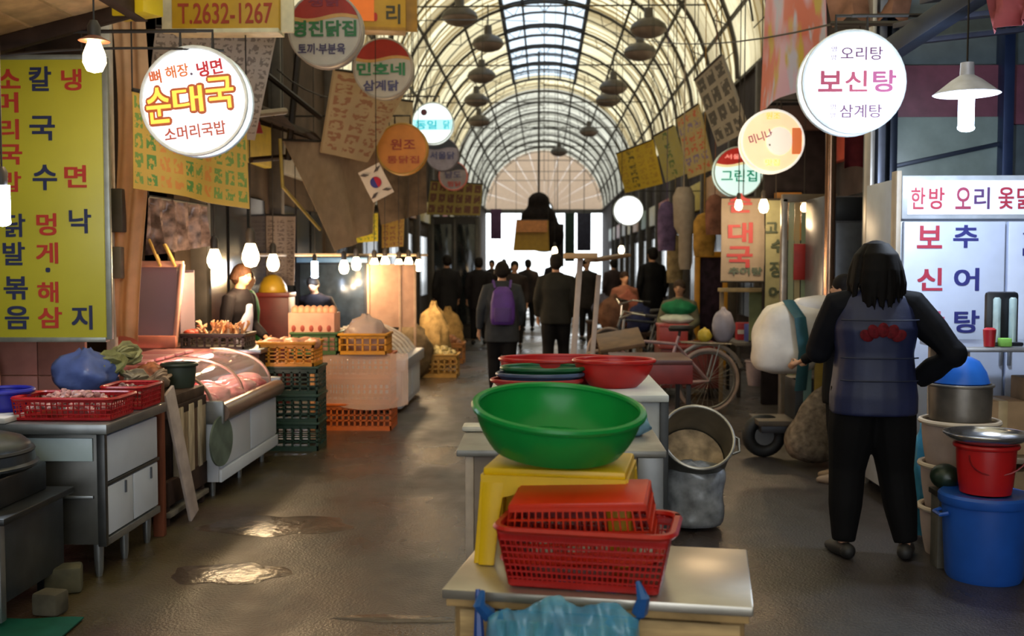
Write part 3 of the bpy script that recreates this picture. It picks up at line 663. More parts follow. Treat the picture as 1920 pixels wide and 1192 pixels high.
# ---- bulbs
def bulb(label, px, py, Y, kind='bulb', power=12, colr=(1, .72, .42), shade=None, drop=.5, size=1.0, group=None, strength=25):
    p = at(px, py, Y); drop = (roofz(p.x) if abs(p.x) < RAD else SPR-.82)-p.z-.01; t = thing('light_bulb' if kind == 'bulb' else 'tube_lamp', label, 'lamp', p, 0, group)
    if kind == 'bulb':
        q = MB(); q.lathe([(.001, -.055), (.025, -.048), (.038, -.02), (.036, .008), (.022, .045), (.016, .06)], 16); q.map(lambda v: v*size); q.build('glass', M('#fff0d0', .4, emit=strength, var=0, emitc='#ffd79a'), t)
    else:
        q = MB()
        for sx in (-1, 0, 1): q.tube([(sx*.018, 0, -.09), (sx*.018, 0, .05)], .013, 8)
        q.ell((0, 0, -.09), (.034, .016, .016)); q.map(lambda v: v*size); q.build('glass', M('#eaf4ff', .4, emit=strength, var=0, emitc='#c4dcff'), t)
    q = MB(); q.lathe([(.02, .05), (.022, .1), (.012, .12)], 12); q.map(lambda v: v*size); q.build('socket', M('#3a3430', .5), t)
    q = MB(); q.tube([(0, 0, .11*size), (.01, 0, drop)], .005, 5); q.build('cord', DARK, t)
    if shade:
        q = MB(); q.lathe([(shade[0], shade[1]), (shade[0]*.45, shade[1]+shade[2]*.45), (shade[0]*.22, shade[1]+shade[2]*.6), (shade[0]*.2, shade[1]+shade[2]), (.006, shade[1]+shade[2]), (.006, shade[1]+shade[2]-.01), (shade[0]*.16, shade[1]+shade[2]-.01), (shade[0]*.18, shade[1]+shade[2]*.55), (shade[0]*.98, shade[1]-.002)], 28); q.build('shade', shade[3], t)
    pw(power, colr, t, (0, 0, -.1*size if kind == 'bulb' else -.15*size), .05)
    return t
bulb('glowing bulb under a small brown reflector before the yellow menu board', 177, 106, 5.2, power=14, shade=(.075, .075, .05, M('#7a4a3a', .5)), drop=.42, size=1.45)
bulb('cold white tube lamp at the left edge before the menu board', 4, 372, 5.0, 'tube', 10, (.75, .87, 1), drop=1.4, size=1.25)
bulb('large warm bulb above the vendor', 470, 478, 9.0, power=22, size=1.9, drop=.9)
bulb('warm bulb hanging left of the vendor', 402, 485, 8.4, power=18, size=1.5, drop=.8)
bulb('warm bulb over a yellow shade right of the vendor', 512, 492, 10.5, power=14, size=1.6, drop=.8)
bulb('cold white tube lamp at the start of the bulb string', 590, 500, 12, 'tube', 10, (.75, .87, 1), drop=.8, size=1.2)
for i, (px, py, Y) in enumerate(((645, 500, 12.2), (668, 494, 12.6), (702, 496, 13), (722, 492, 13.4), (748, 497, 13.8), (766, 493, 14.2), (785, 497, 14.6))):
    bulb('%s warm bulb of the bright string over the far left stalls' % ('leftmost', 'second', 'third', 'middle', 'fifth', 'sixth', 'rightmost')[i], px, py, Y, power=14, size=1.5, drop=.7, group='warm bulbs in a string over the far stalls')
bulb('round hanging pendant lamp with white cone shade and cold tube over the fridge', 1812, 195, 5.6, 'tube', 48, (.72, .84, 1), shade=(.165, .05, .16, M('#cfd3e2', .4, .2)), drop=.6, size=1.35, strength=18)
bulb('small warm lamp left of the vertical banners', 1385, 384, 10.8, power=6, size=1.0, drop=.5)
bulb('wide warm lamp above the green vertical writing', 1432, 386, 10.8, power=8, size=1.3, drop=.5)
bulb('small warm lamp above the plastic strip door', 1508, 388, 10.2, power=5, size=.9, drop=.5)
bulb('tiny bright bulb far over the bicycles', 1165, 468, 17, power=6, size=1.2, drop=.6)
bulb('faint bulb far beyond the yellow sign', 1040, 470, 24, power=6, size=1.6, drop=.6)
# rail that carries the bulb string
a, b = at(480, 478, 11.5), at(800, 478, 15.2); o = (a+b)/2
solo(MB().tube([a-o, b-o], .02, 6), 'lamp_rail', M('#b09a80', .5), 'long pale rail that carries the string of bulbs', 'rail', o)
# ---- overhead cables
for i, (c, lb) in enumerate((( ((500, 60, 9), (760, 30, 16), (1010, 40, 24)), 'thin cable sagging from the telephone sign toward the skylight'), (((1560, 45, 8), (1300, 110, 14), (1150, 60, 22)), 'thin cable running from the round sign bracket into the roof'), (((0, 105, 6), (190, 82, 6.2), (420, 95, 6.4)), 'black cable along the top of the yellow menu board'), (((520, 130, 10), (640, 250, 12), (860, 140, 17)), 'slack cable between the left round signs'))):
    P = [at(*k) for k in c]; o = P[0]; pts = []
    for k in range(13):
        u = k/12; pts.append((P[0]*(1-u)**2+P[1]*2*u*(1-u)+P[2]*u*u)-o)
    solo(MB().tube(pts, .008, 5), 'cable', DARK, lb, 'cable', o)
ORD = ('first', 'second', 'third', 'fourth', 'fifth', 'sixth', 'seventh', 'eighth', 'ninth')
# ================================================================ builders shared by the stalls
STEEL = M('#8f9294', .35, .8, var=.12); DSTEEL = M('#4a4b4c', .4, .7, var=.2); WPANEL = M('#c3cad6', .35, var=.06, scale=3)
def crate(name, label, loc, w, d, h, mat, rotz=0, group=None, rows=4, cols=6, cat='crate', slots=True):
    """open plastic crate: base, four slotted walls, rim"""
    t = thing(name, label, cat, loc, rotz, group); k = .012
    q = MB(); q.box((0, 0, k/2), (w*.96, d*.96, k)); q.build('base', mat, t)
    for ax, L, off in (('x', w, d/2-k/2), ('x', w, -d/2+k/2), ('y', d, w/2-k/2), ('y', d, -w/2+k/2)):
        q = MB(); n = cols if ax == 'x' else max(3, int(cols*d/w))
        def B(u, z, lu, lz):
            if ax == 'x': q.box((u, off, z), (lu, k, lz))
            else: q.box((off, u, z), (k, lu, lz))
        B(0, h*.09, L, h*.18); B(0, h*.9, L, h*.2)
        for r in range(1, rows): B(0, h*(.18+.62*r/rows), L, h*.05)
        for c in range(n+1): B((c/n-.5)*(L-.02), h*.5, .016 if slots else L/n, h*.7)
        q.build('side_wall', mat, t, smooth=False)
    q = MB()
    for sy in (-1, 1): q.bar((-w/2-.006, sy*d/2, h), (w/2+.006, sy*d/2, h), .026, .022)
    for sx in (-1, 1): q.bar((sx*w/2, -d/2, h), (sx*w/2, d/2, h), .026, .022)
    q.build('rim', mat, t, bevel=.004)
    return t
def basin(name, label, loc, r0, r1, h, mat, sx=1, sy=1, rot=None, rotz=0, group=None, cat='basin', rimw=.012, th=.006, handles=False, rimmat=None):
    """round or oval open vessel with rolled rim"""
    t = thing(name, label, cat, loc, rotz, group, rot)
    n = 6; prof = [(.001, 0)]+[(r0+(r1-r0)*math.sin(PI/2*k/n)**.9, h*k/n) for k in range(n+1)]
    prof += [(r-th, max(z, th)) for r, z in prof[::-1][:-1]]+[(.001, th)]
    q = MB(); q.lathe(prof, 40, sx=sx, sy=sy); q.build('bowl', mat, t)
    q = MB(); q.ring((0, 0, h), r1+rimw*.3, rimw, 'z', 44, 8); q.map(lambda v: (v.x*sx, v.y*sy, v.z)); q.build('rim', rimmat or mat, t)
    if handles:
        for s in (-1, 1):
            q = MB(); q.tube([(s*r1*sx*.99, -.05, h*.93), (s*(r1*sx+.04), -.035, h*.93), (s*(r1*sx+.04), .035, h*.93), (s*r1*sx*.99, .05, h*.93)], .007, 6); q.build('handle', rimmat or mat, t)
    return t
def mesh_basket(name, label, loc, w, d, h, mat, flare=1.15, rotz=0, rot=None, group=None, nb=22, nr=6):
    """rectangular colander basket: flared lattice walls, solid base and rim"""
    t = thing(name, label, 'basket', loc, rotz, group, rot)
    def P(u, v, z):  # rounded rectangle
        return Vector((u, v, z))
    q = MB(); q.box((0, 0, .006), (w, d, .012)); q.build('base', mat, t, bevel=.004)
    for ax in ('x', 'y'):
        for s in (-1, 1):
            q = MB(); L = w if ax == 'x' else d; D = d if ax == 'x' else w; n = nb if ax == 'x' else int(nb*d/w)
            def pt(u, z):
                k = 1+(flare-1)*z/h
                return (u*L*k, s*D/2*k, z) if ax == 'x' else (s*D/2*k, u*L*k, z)
            for i in range(n+1): q.bar(pt(i/n-.5, .008), pt(i/n-.5, h), .0075, .004)
            for j in range(nr+1): q.bar(pt(-.5, .01+(h-.02)*j/nr), pt(.5, .01+(h-.02)*j/nr), .0075, .0045)
            for z0, z1 in ((.004, h*.14), (h*.84, h)):
                a, b, c, e = pt(-.5, z0), pt(.5, z0), pt(.5, z1), pt(-.5, z1); nn = (0, s*.003, 0) if ax == 'x' else (s*.003, 0, 0)
                q.sheet(lambda u, v: Vector(a).lerp(Vector(b), u).lerp(Vector(e).lerp(Vector(c), u), v), 1, 1, nn)
            q.build('lattice_wall', mat, t, smooth=False)
    k = flare; q = MB(); W, D2, r = w*k/2+.008, d*k/2+.008, .05; pts = []
    for cx, cy, a0 in ((W-r, D2-r, 0), (-W+r, D2-r, 90), (-W+r, -D2+r, 180), (W-r, -D2+r, 270)):
        for j in range(5): a = R(a0+22.5*j); pts.append((cx+r*math.cos(a), cy+r*math.sin(a), h))
    pts.append(pts[0]); pts.append(pts[1]); q.tube(pts, .013, 6, flat=.7); q.build('rim', mat, t)
    return t
def heap(name, label, cat, loc, w, d, h, mat, n=90, r=(.02, .012), seed=1):
    rnd = random.Random(seed); q = MB()
    for k in range(n):
        u, v = rnd.uniform(-1, 1), rnd.uniform(-1, 1); z = h*(1-max(abs(u), abs(v))**2)*rnd.uniform(.5, 1)
        q.ell((u*w/2, v*d/2, z), (r[0]*rnd.uniform(.7, 1.2), r[0]*rnd.uniform(.6, 1.1), r[1]), 6, 4, (rnd.uniform(-.8, .8), rnd.uniform(-.8, .8), rnd.uniform(0, 6)))
    return solo(q, name, mat, label, cat, loc, stuff=True)
def counter_box(t, x0, x1, y0, y1, z0, z1, mat, name='body', bevel=.006):
    q = MB(); q.box(((x0+x1)/2, (y0+y1)/2, (z0+z1)/2), (x1-x0, y1-y0, z1-z0)); return q.build(name, mat, t, bevel=bevel)
def blob(name, label, cat, loc, parts, mat, voxel=.02, it=6, group=None, rotz=0):
    q = MB()
    for p in parts: q.ell(*p)
    o = q.soft(name, mat, voxel=voxel, it=it); o.location = loc; o.rotation_euler = (0, 0, rotz); return tag(o, label, cat, group)
def bag(name, label, loc, w, d, h, mat, seed=1, cat='bag', knot=True, group=None, rotz=0, crumple=.12):
    """crumpled plastic or cloth bag"""
    rnd = random.Random(seed); q = MB(); seg, rings = 22, 12; ph = [rnd.uniform(0, 6) for _ in range(8)]
    for i in range(rings+1):
        v = i/rings; rr = math.sin(PI*min(1, .08+v*.86))**.55*(1-.25*v)
        if knot and v > .86: rr *= .5
        for k in range(seg):
            a = 2*PI*k/seg; c = 1+crumple*(math.sin(a*5+ph[0]+v*6)+.7*math.sin(a*9+ph[1]-v*9)+.5*math.sin(a*3+v*14+ph[2]))
            q.v.append(Vector((w/2*rr*c*math.cos(a), d/2*rr*c*math.sin(a), h*v*(1+.04*math.sin(a*4+ph[3])))))
    for i in range(rings):
        for k in range(seg):
            k2 = (k+1) % seg; q.f.append([i*seg+k, i*seg+k2, (i+1)*seg+k2, (i+1)*seg+k])
    q.f.append(list(range(seg))[::-1]); q.f.append([rings*seg+k for k in range(seg)])
    return solo(q, name, mat, label, cat, loc, rotz, group, ang=70)

def sack(name, label, loc, w, d, h, mat, seed=1, cat='sack', p=3.0, lean=(0, 0), crumple=.03, top=.8, group=None, rotz=0):
    """filled cloth sack: rounded box, creased, leaning"""
    rnd = random.Random(seed); ph = [rnd.uniform(0, 6) for _ in range(6)]; q = MB(); seg, rings = 28, 16
    for i in range(rings+1):
        v = i/rings; e = abs(2*v-1)**(p if cat != 'bucket' else 12); rr = max(.02, (1-e))**(1/p)*(1-(1-top)*v)
        for k in range(seg):
            a = 2*PI*k/seg; ca, sa = math.cos(a), math.sin(a); m_ = (abs(ca)**p+abs(sa)**p)**(-1/p)
            c = rr*m_*(1+crumple*(math.sin(a*4+ph[0]+v*5)+.8*math.sin(v*13+ph[1]+a*2)+.5*math.sin(a*9+ph[2]-v*7)))
            q.v.append(Vector((w/2*c*ca+lean[0]*v*v, d/2*c*sa+lean[1]*v*v, h*v*(1+.03*math.sin(a*3+ph[3])))))
    for i in range(rings):
        for k in range(seg):
            k2 = (k+1) % seg; q.f.append([i*seg+k, i*seg+k2, (i+1)*seg+k2, (i+1)*seg+k])
    q.f.append(list(range(seg))[::-1]); q.f.append([rings*seg+k for k in range(seg)])
    return solo(q, name, mat, label, cat, loc, rotz, group, ang=70)
# ================================================================ left row of stalls
# ---- white fronted steel cabinet with sliding doors
t = thing('cabinet', 'steel framed cabinet with white sliding door panels at the left', 'cabinet', (-2.52, 5.32, 0))
X0, X1, YA, YB = -.72, .43, -.36, .36
counter_box(t, X0, X1-.02, YA+.012, YB-.01, .16, .70, M('#5b5a57', .35, .6, var=.25, scale=4))
counter_box(t, X0-.02, X1+.04, YA-.05, YB+.04, .70, .75, STEEL, 'worktop')
for y0, y1, z0, z1 in ((YA+.03, YB-.02, .46, .68), (YA+.03, -.01, .20, .435), (.005, YB-.02, .20, .435)):
    o = counter_box(t, X1-.02, X1+.004, y0, y1, z0, z1, WPANEL, 'door', .004)
    if z0 < .3:
        q = MB(); q.box((X1+.008, (y0+y1)/2+.06, .395), (.008, .012, .06)); q.build('handle', M('#5b6068', .4, .5), o)
counter_box(t, X1-.02, X1+.008, YA, YB, .44, .456, DSTEEL, 'rail', .002); counter_box(t, X1-.02, X1+.008, YA, YB, .155, .19, STEEL, 'rail', .002)
counter_box(t, X1-.03, X1+.01, YA-.004, YA+.03, .155, .70, DSTEEL, 'corner_post', .004)
counter_box(t, X0+.2, X1-.05, YA-.002, YA+.012, .565, .675, M('#b4c6cc', .3, var=.05), 'end_panel', .002)
counter_box(t, X0, X1-.05, YA-.004, YA+.012, .385, .40, STEEL, 'end_rail', .002)
for x in (X0+.05, X1-.05):
    for y in (YA+.05, 0, YB-.05):
        if x < 0 and y == 0: continue
        q = MB(); q.lathe([(.014, 0), (.02, .03), (.025, .165)], 12, (x, y, 0)); q.build('leg', STEEL, t)
# things on the cabinet
rb = mesh_basket('red_basket', 'shallow red basket heaped with pale shellfish on the white cabinet', (at(138, 775, 5.12).x, 5.14, .752), .46, .27, .105, M('#b01a20', .35, trans=.1), 1.06, group='red baskets on the steel cabinet', nb=18, nr=4)
heap('shellfish', 'pale pink shellfish heaped in the shallow red basket', 'shellfish', (at(138, 775, 5.12).x, 5.14, .80), .4, .22, .085, M('#b98a86', .4, var=.4, scale=30), 170, (.022, .012), 3)
mesh_basket('red_basket', 'smaller red basket at the far corner of the white cabinet', (at(245, 770, 5.5).x, 5.52, .752), .2, .26, .115, M('#a8141c', .35, trans=.1), 1.06, group='red baskets on the steel cabinet', nb=10, nr=4)
heap('shellfish', 'grey shellfish in the smaller red basket', 'shellfish', (at(238, 770, 5.5).x, 5.5, .82), .18, .2, .05, M('#8a6a66', .4, var=.4, scale=30), 60, (.022, .012), 4)
basin('blue_basin', 'deep blue plastic basin at the left end of the white cabinet', (at(6, 765, 5.15).x, 5.17, .752), .09, .125, .125, M('#2c2fa0', .3, trans=.15))
solo(MB().box((0, 0, .014), (.2, .2, .028)), 'foam_tray', M('#c9c6c4', .6), 'white foam tray under the blue basin', 'tray', (at(0, 775, 5.0).x-.02, 4.99, .752), bevel=.006)
# ---- dark stove with round lid at the lower left corner
t = thing('stove', 'dark metal stove cabinet with a round black cooker at the lower left corner', 'stove', (-2.48, 4.52, 0))
DK = M('#2b2d2f', .35, .5, var=.25); DK2 = M('#43474a', .35, .6, var=.2)
counter_box(t, -.42, .26, -.28, .30, .1, .44, DK2); counter_box(t, -.42, .30, -.32, .33, .44, .47, DK, 'shelf'); counter_box(t, -.40, .2, -.22, .27, .47, .60, DK, 'burner_box', .01)
counter_box(t, .2, .262, -.285, -.24, .03, .44, STEEL, 'corner_post', .003)
q = MB(); q.lathe([(.28, .60), (.315, .62), (.315, .63), (.30, .64), (.295, .68), (.285, .685), (.28, .71), (.25, .735), (.15, .765), (.02, .775), (.001, .775)], 40, (-.06, .02, 0)); q.build('cooker', M('#3d4144', .35, .6, var=.2), t)
q = MB(); q.ring((-.06, .02, .685), .287, .012, 'z', 40, 6); q.build('seal', M('#15161a', .5), t)
q = MB(); q.tube([(-.12, .02, .77), (-.12, .02, .80), (0, .02, .80), (0, .02, .77)], .01, 6); q.build('lid_handle', M('#15161a', .5), t)
for x in (-.36, .2):
    for y in (-.22, .24): counter_box(t, x-.03, x+.03, y-.03, y+.03, 0, .1, DK, 'leg', .004)
solo(MB().box((0, 0, .06), (.16, .12, .12)), 'concrete_block', M('#54503f', .9, var=.3), 'mossy concrete block beside the stove foot', 'block', (*flo(120, 1108)[:2], 0), R(20), bevel=.015)
solo(MB().box((0, 0, .05), (.12, .1, .1)), 'concrete_block', M('#4f4a3e', .9, var=.3), 'small grey concrete block between stove and cabinet', 'block', (*flo(95, 1150)[:2], 0), R(-10), bevel=.015)
solo(MB().sheet(lambda u, v: ((u-.5)*.5, (v-.5)*.35, .006+.004*math.sin(u*9)), 10, 4, (0, 0, .006)), 'green_mat', M('#0f4a3c', .7), 'dark green mat on the ground at the lower left corner', 'mat', (*flo(10, 1190)[:2], 0), R(3))
# ---- brown post and white plank
solo(MB().box((0, 0, .43), (.06, .05, .86)), 'wooden_post', M('#6e3d2a', .7, var=.25, scale=4, stretch=(6, 6, 1)), 'reddish brown wooden post at the end of the white cabinet', 'post', (-2.12, 5.77, 0), bevel=.005)
a, b = Vector((-2.085, 5.84, .80)), Vector((-2.06, 6.16, .02))
q = MB(); q.bar((0, 0, 0), a-b, .018, .12); solo(q, 'leaning_plank', M('#b3a39a', .7, var=.15), 'pale plank leaning against the wooden bench beside the brown post', 'plank', b, bevel=.004)
# ---- wooden slatted bench (old crate stand)
t = thing('wooden_bench', 'dark wooden stand with pale weathered vertical slats', 'stand', (-2.5, 6.36, 0)); WD = M('#3b2c26', .8, var=.3, scale=5); 
counter_box(t, -.42, .36, -.42, .28, .68, .74, M('#4a3a30', .7, var=.3), 'top', .006)
counter_box(t, -.40, .33, -.40, .26, .2, .68, M('#2c211d', .9, var=.3), 'box')
counter_box(t, .33, .37, -.42, .28, .12, .26, WD, 'lower_rail', .004); counter_box(t, .31, .38, -.42, .28, .055, .085, M('#6d665c', .6, var=.2), 'foot_rail', .004)
counter_box(t, .33, .37, -.42, .28, .62, .68, WD, 'upper_rail', .004)
for k, (y, w, c) in enumerate(((-.2, .09, '#a8977e'), (-.1, .08, '#8f7b62'), (-.01, .09, '#b3a288'), (.08, .06, '#5e493a'), (.15, .07, '#b5a58c'), (.23, .08, '#a08d74'))):
    counter_box(t, .335, .375-.006*(k % 2), y-w/2, y+w/2, .25, .66, M(c, .8, var=.3, scale=6, stretch=(8, 8, 1)), 'slat', .005)
for y in (-.38, .24):
    for x in (-.36, .33): counter_box(t, x-.025, x+.025, y-.025, y+.025, 0, .2, WD, 'leg', .004)
# things heaped on the bench
bag('plastic_bag', 'blue plastic bag heaped behind the red baskets', (at(160, 715, 6.2).x, 6.2, .74), .42, .38, .26, M('#5a6ca8', .3, var=.2, trans=.2), 5, crumple=.1)
for k, (px, py, Y, r, c, lb) in enumerate(((205, 690, 6.25, .12, '#7a7a4a', 'olive green cabbage beside the blue bag'), (235, 668, 6.4, .10, '#8a8658', 'pale cabbage on top of the vegetable heap'), (255, 715, 6.1, .085, '#8d7f66', 'pale brown cabbage at the front of the heap'), (300, 712, 6.3, .08, '#9a8066', 'tan vegetable head next to the green bucket'))):
    p = at(px, py, Y); rnd = random.Random(k); q = MB()
    for j in range(14):
        a = rnd.uniform(0, 6.3); e = rnd.uniform(-.4, 1.3); d = Vector((math.cos(a)*math.cos(e), math.sin(a)*math.cos(e), math.sin(e)))
        q.ell(d*r*.35, (r*.75, r*.62, r*.2), 8, 5, (rnd.uniform(-1, 1), rnd.uniform(-1, 1), a))
    o = q.build('cabbage', M(c, .6, var=.3, scale=20), ang=60); o.location = (p.x, Y, max(p.z, .74+r*.75)); tag(o, lb, 'cabbage', 'heads of vegetable on the bench')
basin('green_bucket', 'dark green bucket with pale vegetables on the wooden bench', (-2.25, 6.5, .742), .085, .1, .14, M('#2a3328', .5))
# ---- pink wall panel with hose under the menu board
t = thing('wall_panel', 'dull pink tiled panel below the yellow menu board', 'panel', (at(30, 760, 7.2).x, 7.2, 0))
for i in range(3):
    for j in range(3):
        counter_box(t, -.5+i*.333+.003, -.5+(i+1)*.333-.003, -.02, .02, .02+j*.36, .02+(j+1)*.36-.006, M('#9c6a60', .5, var=.1), 'tile', .004)
q = MB(); q.tube([(-.12+.11*math.cos(a), -.05, .72+.24*math.sin(a)) for a in [PI*k/14 for k in range(15)]], .018, 8); q.tube([(-.01, -.05, .72), (-.01, -.05, .02)], .018, 8)
solo(q, 'hose', M('#a8805a', .5), 'tan hose bent into an arch against the pink panel', 'hose', (at(15, 760, 7.2).x, 7.14, 0))
# ---- post with draped warm cloth between menu board and stall
t = thing('draped_post', 'stall post wrapped in a long cream curtain lit from inside the stall', 'post', (at(240, 640, 7.3).x, 7.35, 0))
counter_box(t, -.16, -.10, -.03, .03, 0, 3.3, M('#c9c4ba', .5), 'pole', .004)
def fn(u, v): return (-.09+.22*u+.03*math.sin(v*5)-.05*v*v, .02*math.sin(u*14+v*2), 3.2-2.25*v+.05*math.sin(u*3))
MB().sheet(fn, 18, 20, (0, .004, 0)).build('curtain', M('#d9b692', .7, var=.1, trans=.35), t, ang=80)
counter_box(t, -.16, -.02, -.06, .02, 1.72, 2.02, M('#4a4a48', .5), 'junction_box', .008)
counter_box(t, -.14, -.04, -.05, .02, 1.4, 1.62, M('#77746a', .5), 'meter_box', .008)
# ---- pinkish display case of acrylic on a stand
t = thing('display_case', 'pink framed clear display box standing beside the curtain post', 'display case', (-3.2, 8.5, 0))
counter_box(t, -.3, .3, -.1, .35, 0, .84, M('#6a4a40', .7, var=.2), 'plinth')
PK = M('#d9a08c', .4, var=.08)
for x0, x1 in ((-.27, -.29), (.25, .31)):
    q = MB(); q.bar((x0, -.08, .84), (x1, -.04, 1.50), .05, .03); q.build('post', PK, t, bevel=.006)
q = MB(); q.bar((-.29, -.04, 1.50), (.32, -.04, 1.50), .04, .05); q.build('top_bar', PK, t, bevel=.006); q = MB(); q.bar((-.28, -.09, .88), (.27, -.09, .88), .05, .1); q.build('bottom_bar', M('#d8836c', .4, var=.1), t, bevel=.01)
q = MB(); q.sheet(lambda u, v: (-.27+.53*u, -.06+.03*v, .92+.56*v), 4, 4, (0, .006, 0)); q.build('front_pane', glassy('#b09aa8', .3, .15), t)
q = MB(); q.sheet(lambda u, v: (.29, -.06+.34*u, .93+.5*v), 2, 2, (.006, 0, 0)); q.build('side_pane', glassy('#b098a0', .5, .15), t)
q = MB(); q.box((0, .3, 1.17), (.58, .01, .56)); q.build('back_pane', M('#6a5a64', .4, var=.15), t)
for k, x in enumerate((.1, .22)): q = MB(); q.bar((x-.05, -.05, 1.70-.04*k), (x+.04, -.05, 1.48), .045, .02); q.build('slat', M('#d8b060', .5), t, bevel=.004)
bag('orange_bundle', 'orange net of vegetables at the foot of the display box', (at(292, 690, 6.5).x-.03, 6.52, .742), .26, .2, .15, M('#b06a44', .6, var=.4, scale=25), 9, 'net bag', crumple=.16)
# ---- curved glass meat case
t = thing('meat_case', 'white refrigerated meat case with curved glass and steel bumper', 'display case', (-2.45, 7.4, 0)); L = .72
counter_box(t, -.42, .38, -L, L, .11, .50, M('#b7bcc6', .35, var=.05), 'body', .008)
for y0, y1 in ((-L+.02, -.02), (.0, L-.02)):
    counter_box(t, .38, .392, y0, y1, .2, .48, WPANEL, 'front_panel', .004)
counter_box(t, .38, .40, -L, L, .11, .19, WPANEL, 'kick_panel', .004)
q = MB(); q.tube([(.40, -L, .555), (.40, L, .555)], .055, 12, flat=1.1); q.build('bumper', M('#8a7468', .3, .6, var=.1), t)
for y in (-L-.01, L+.01):
    q = MB(); q.box((.34, y, .56), (.17, .03, .15)); q.build('end_cap', M('#7d7f80', .4, .5), t, bevel=.02)
counter_box(t, -.42, .36, -L, L, .50, .56, M('#c9a0a0', .4, var=.1), 'tray_floor', .004)
arc = [(.36-.0*k, 0) for k in range(1)]; G = glassy('#d8c8c4', .72, .05)
def gl(u, v):
    a = PI/2*v; return (-.12+.46*math.cos(a)**.8, (u-.5)*2*L*.985, .57+.27*math.sin(a)**.9)
MB().sheet(gl, 3, 12, (.004, 0, .004)).build('curved_glass', G, t, ang=80)
for y in (-L, -.02, L):
    q = MB(); q.tube([(-.12+.465*math.cos(PI/2*k/10)**.8, y, .57+.275*math.sin(PI/2*k/10)**.9) for k in range(11)], .012, 6); q.build('glass_frame', M('#b59a88', .3, .6), t)
counter_box(t, -.45, -.1, -L, L, .82, .85, M('#c0706c', .35, var=.12), 'top_shelf', .006)
for y in (-.6, 0, .6):
    for x in (-.36, .3): 
        q = MB(); q.lathe([(.018, 0), (.022, .11)], 10, (x, y, 0)); q.build('leg', STEEL, t)
q = MB(); q.tube([(-.1, -L+.03, .8), (-.1, L-.03, .8)], .018, 8); q.build('lamp_tube', M('#ffd0c8', .4, emit=6, var=0, emitc='#ffb0a0'), t)
pw(8, (1, .55, .5), t, (.0, -.3, .76)); pw(8, (1, .55, .5), t, (.0, .3, .76))
rnd = random.Random(5)
for k in range(9):
    y = 7.4-.6+.15*k; x = -2.3+.06*(k % 2)
    q = MB(); 
    for j in range(4): q.ell((rnd.uniform(-.09, .09), rnd.uniform(-.03, .03), .045+.012*j*(j % 2)), (.11, .055, .04), 10, 6, (0, 0, rnd.uniform(-.4, .4)))
    o = q.soft('meat_piece', M(('#d08a80', '#b8605c', '#dba79a')[k % 3], .35, var=.25, scale=18), voxel=.014, it=3); o.location = (x, y, .562)
    tag(o, '%s slab of pink meat from the near end of the curved glass case' % ORD[k], 'meat', 'meat slabs in the glass case')
for k in range(5):
    o = MB().box((0, 0, .012), (.30, .17, .024)).build('pink_tray', M(('#cf8a86', '#bf6f70')[k % 2], .35, var=.1), bevel=.008); o.location = (-2.72, 6.86+k*.2, .851)
    tag(o, '%s flat pink tray from the near end on top of the meat case' % ORD[k], 'tray', 'pink trays on the meat case')
q = MB(); q.lathe([(.001, 0), (.16, 0), (.16, .012), (.001, .012)], 28); q.map(lambda v: (v.z, v.y, v.x)); solo(q, 'round_board', M('#5f6a60', .7, var=.2), 'grey green round board hung on the near end of the meat case', 'board', (-2.05, 6.66, .38), rot=(0, 0, R(-8)))
# ---- dark crate of chicken feet on the case, with its vendor behind
cx = at(405, 655, 8.35); CB = (cx.x, 8.38, .0)
t = thing('side_counter', 'dark counter holding the crate of chicken feet', 'counter', (cx.x-.05, 8.45, 0)); counter_box(t, -.26, .42, -.2, .28, 0, .80, M('#3a2c28', .7, var=.2)); counter_box(t, -.28, .44, -.22, .3, .80, .835, STEEL, 'worktop')
crate('dark_crate', 'shallow dark crate full of chicken feet before the vendor', (cx.x, 8.42, .836), .50, .34, .11, M('#3d332c', .6), rows=2, cols=8)
for k in range(26):
    q = MB(); l = .09; r0 = rnd.uniform(-.5, .5)
    q.tube([(0, 0, 0), (0, 0, l*.6)], [.014, .01], 6)
    for a in (-.6, 0, .6): q.tube([(0, 0, l*.55), (math.sin(a)*.03, .005, l*.95), (math.sin(a)*.045, .02, l*1.1)], [.009, .008, .005], 5)
    o = q.build('chicken_foot', M(('#d8a06a', '#cf8f5a', '#dfb287')[k % 3], .5, var=.15)); o.location = (cx.x+rnd.uniform(-.2, .22), 8.42+rnd.uniform(-.13, .13), .93+rnd.uniform(-.02, .03)); o.rotation_euler = (rnd.uniform(-.7, .7), rnd.uniform(-.7, .7), rnd.uniform(0, 6))
    tag(o, 'yellowish chicken foot heaped in the shallow dark crate', 'chicken foot', 'chicken feet in the dark crate')
for k in range(4): 
    q = MB(); q.ell((0, 0, 0), (.05, .04, .035), 10, 6); o = q.build('red_meat_lump', M('#a83a22', .5, var=.3)); o.location = (cx.x-.21+.03*(k % 2), 8.34+.05*k, .95); tag(o, '%s orange red lump from the front at the left end of the dark crate' % ORD[k], 'meat', 'red lumps in the dark crate')
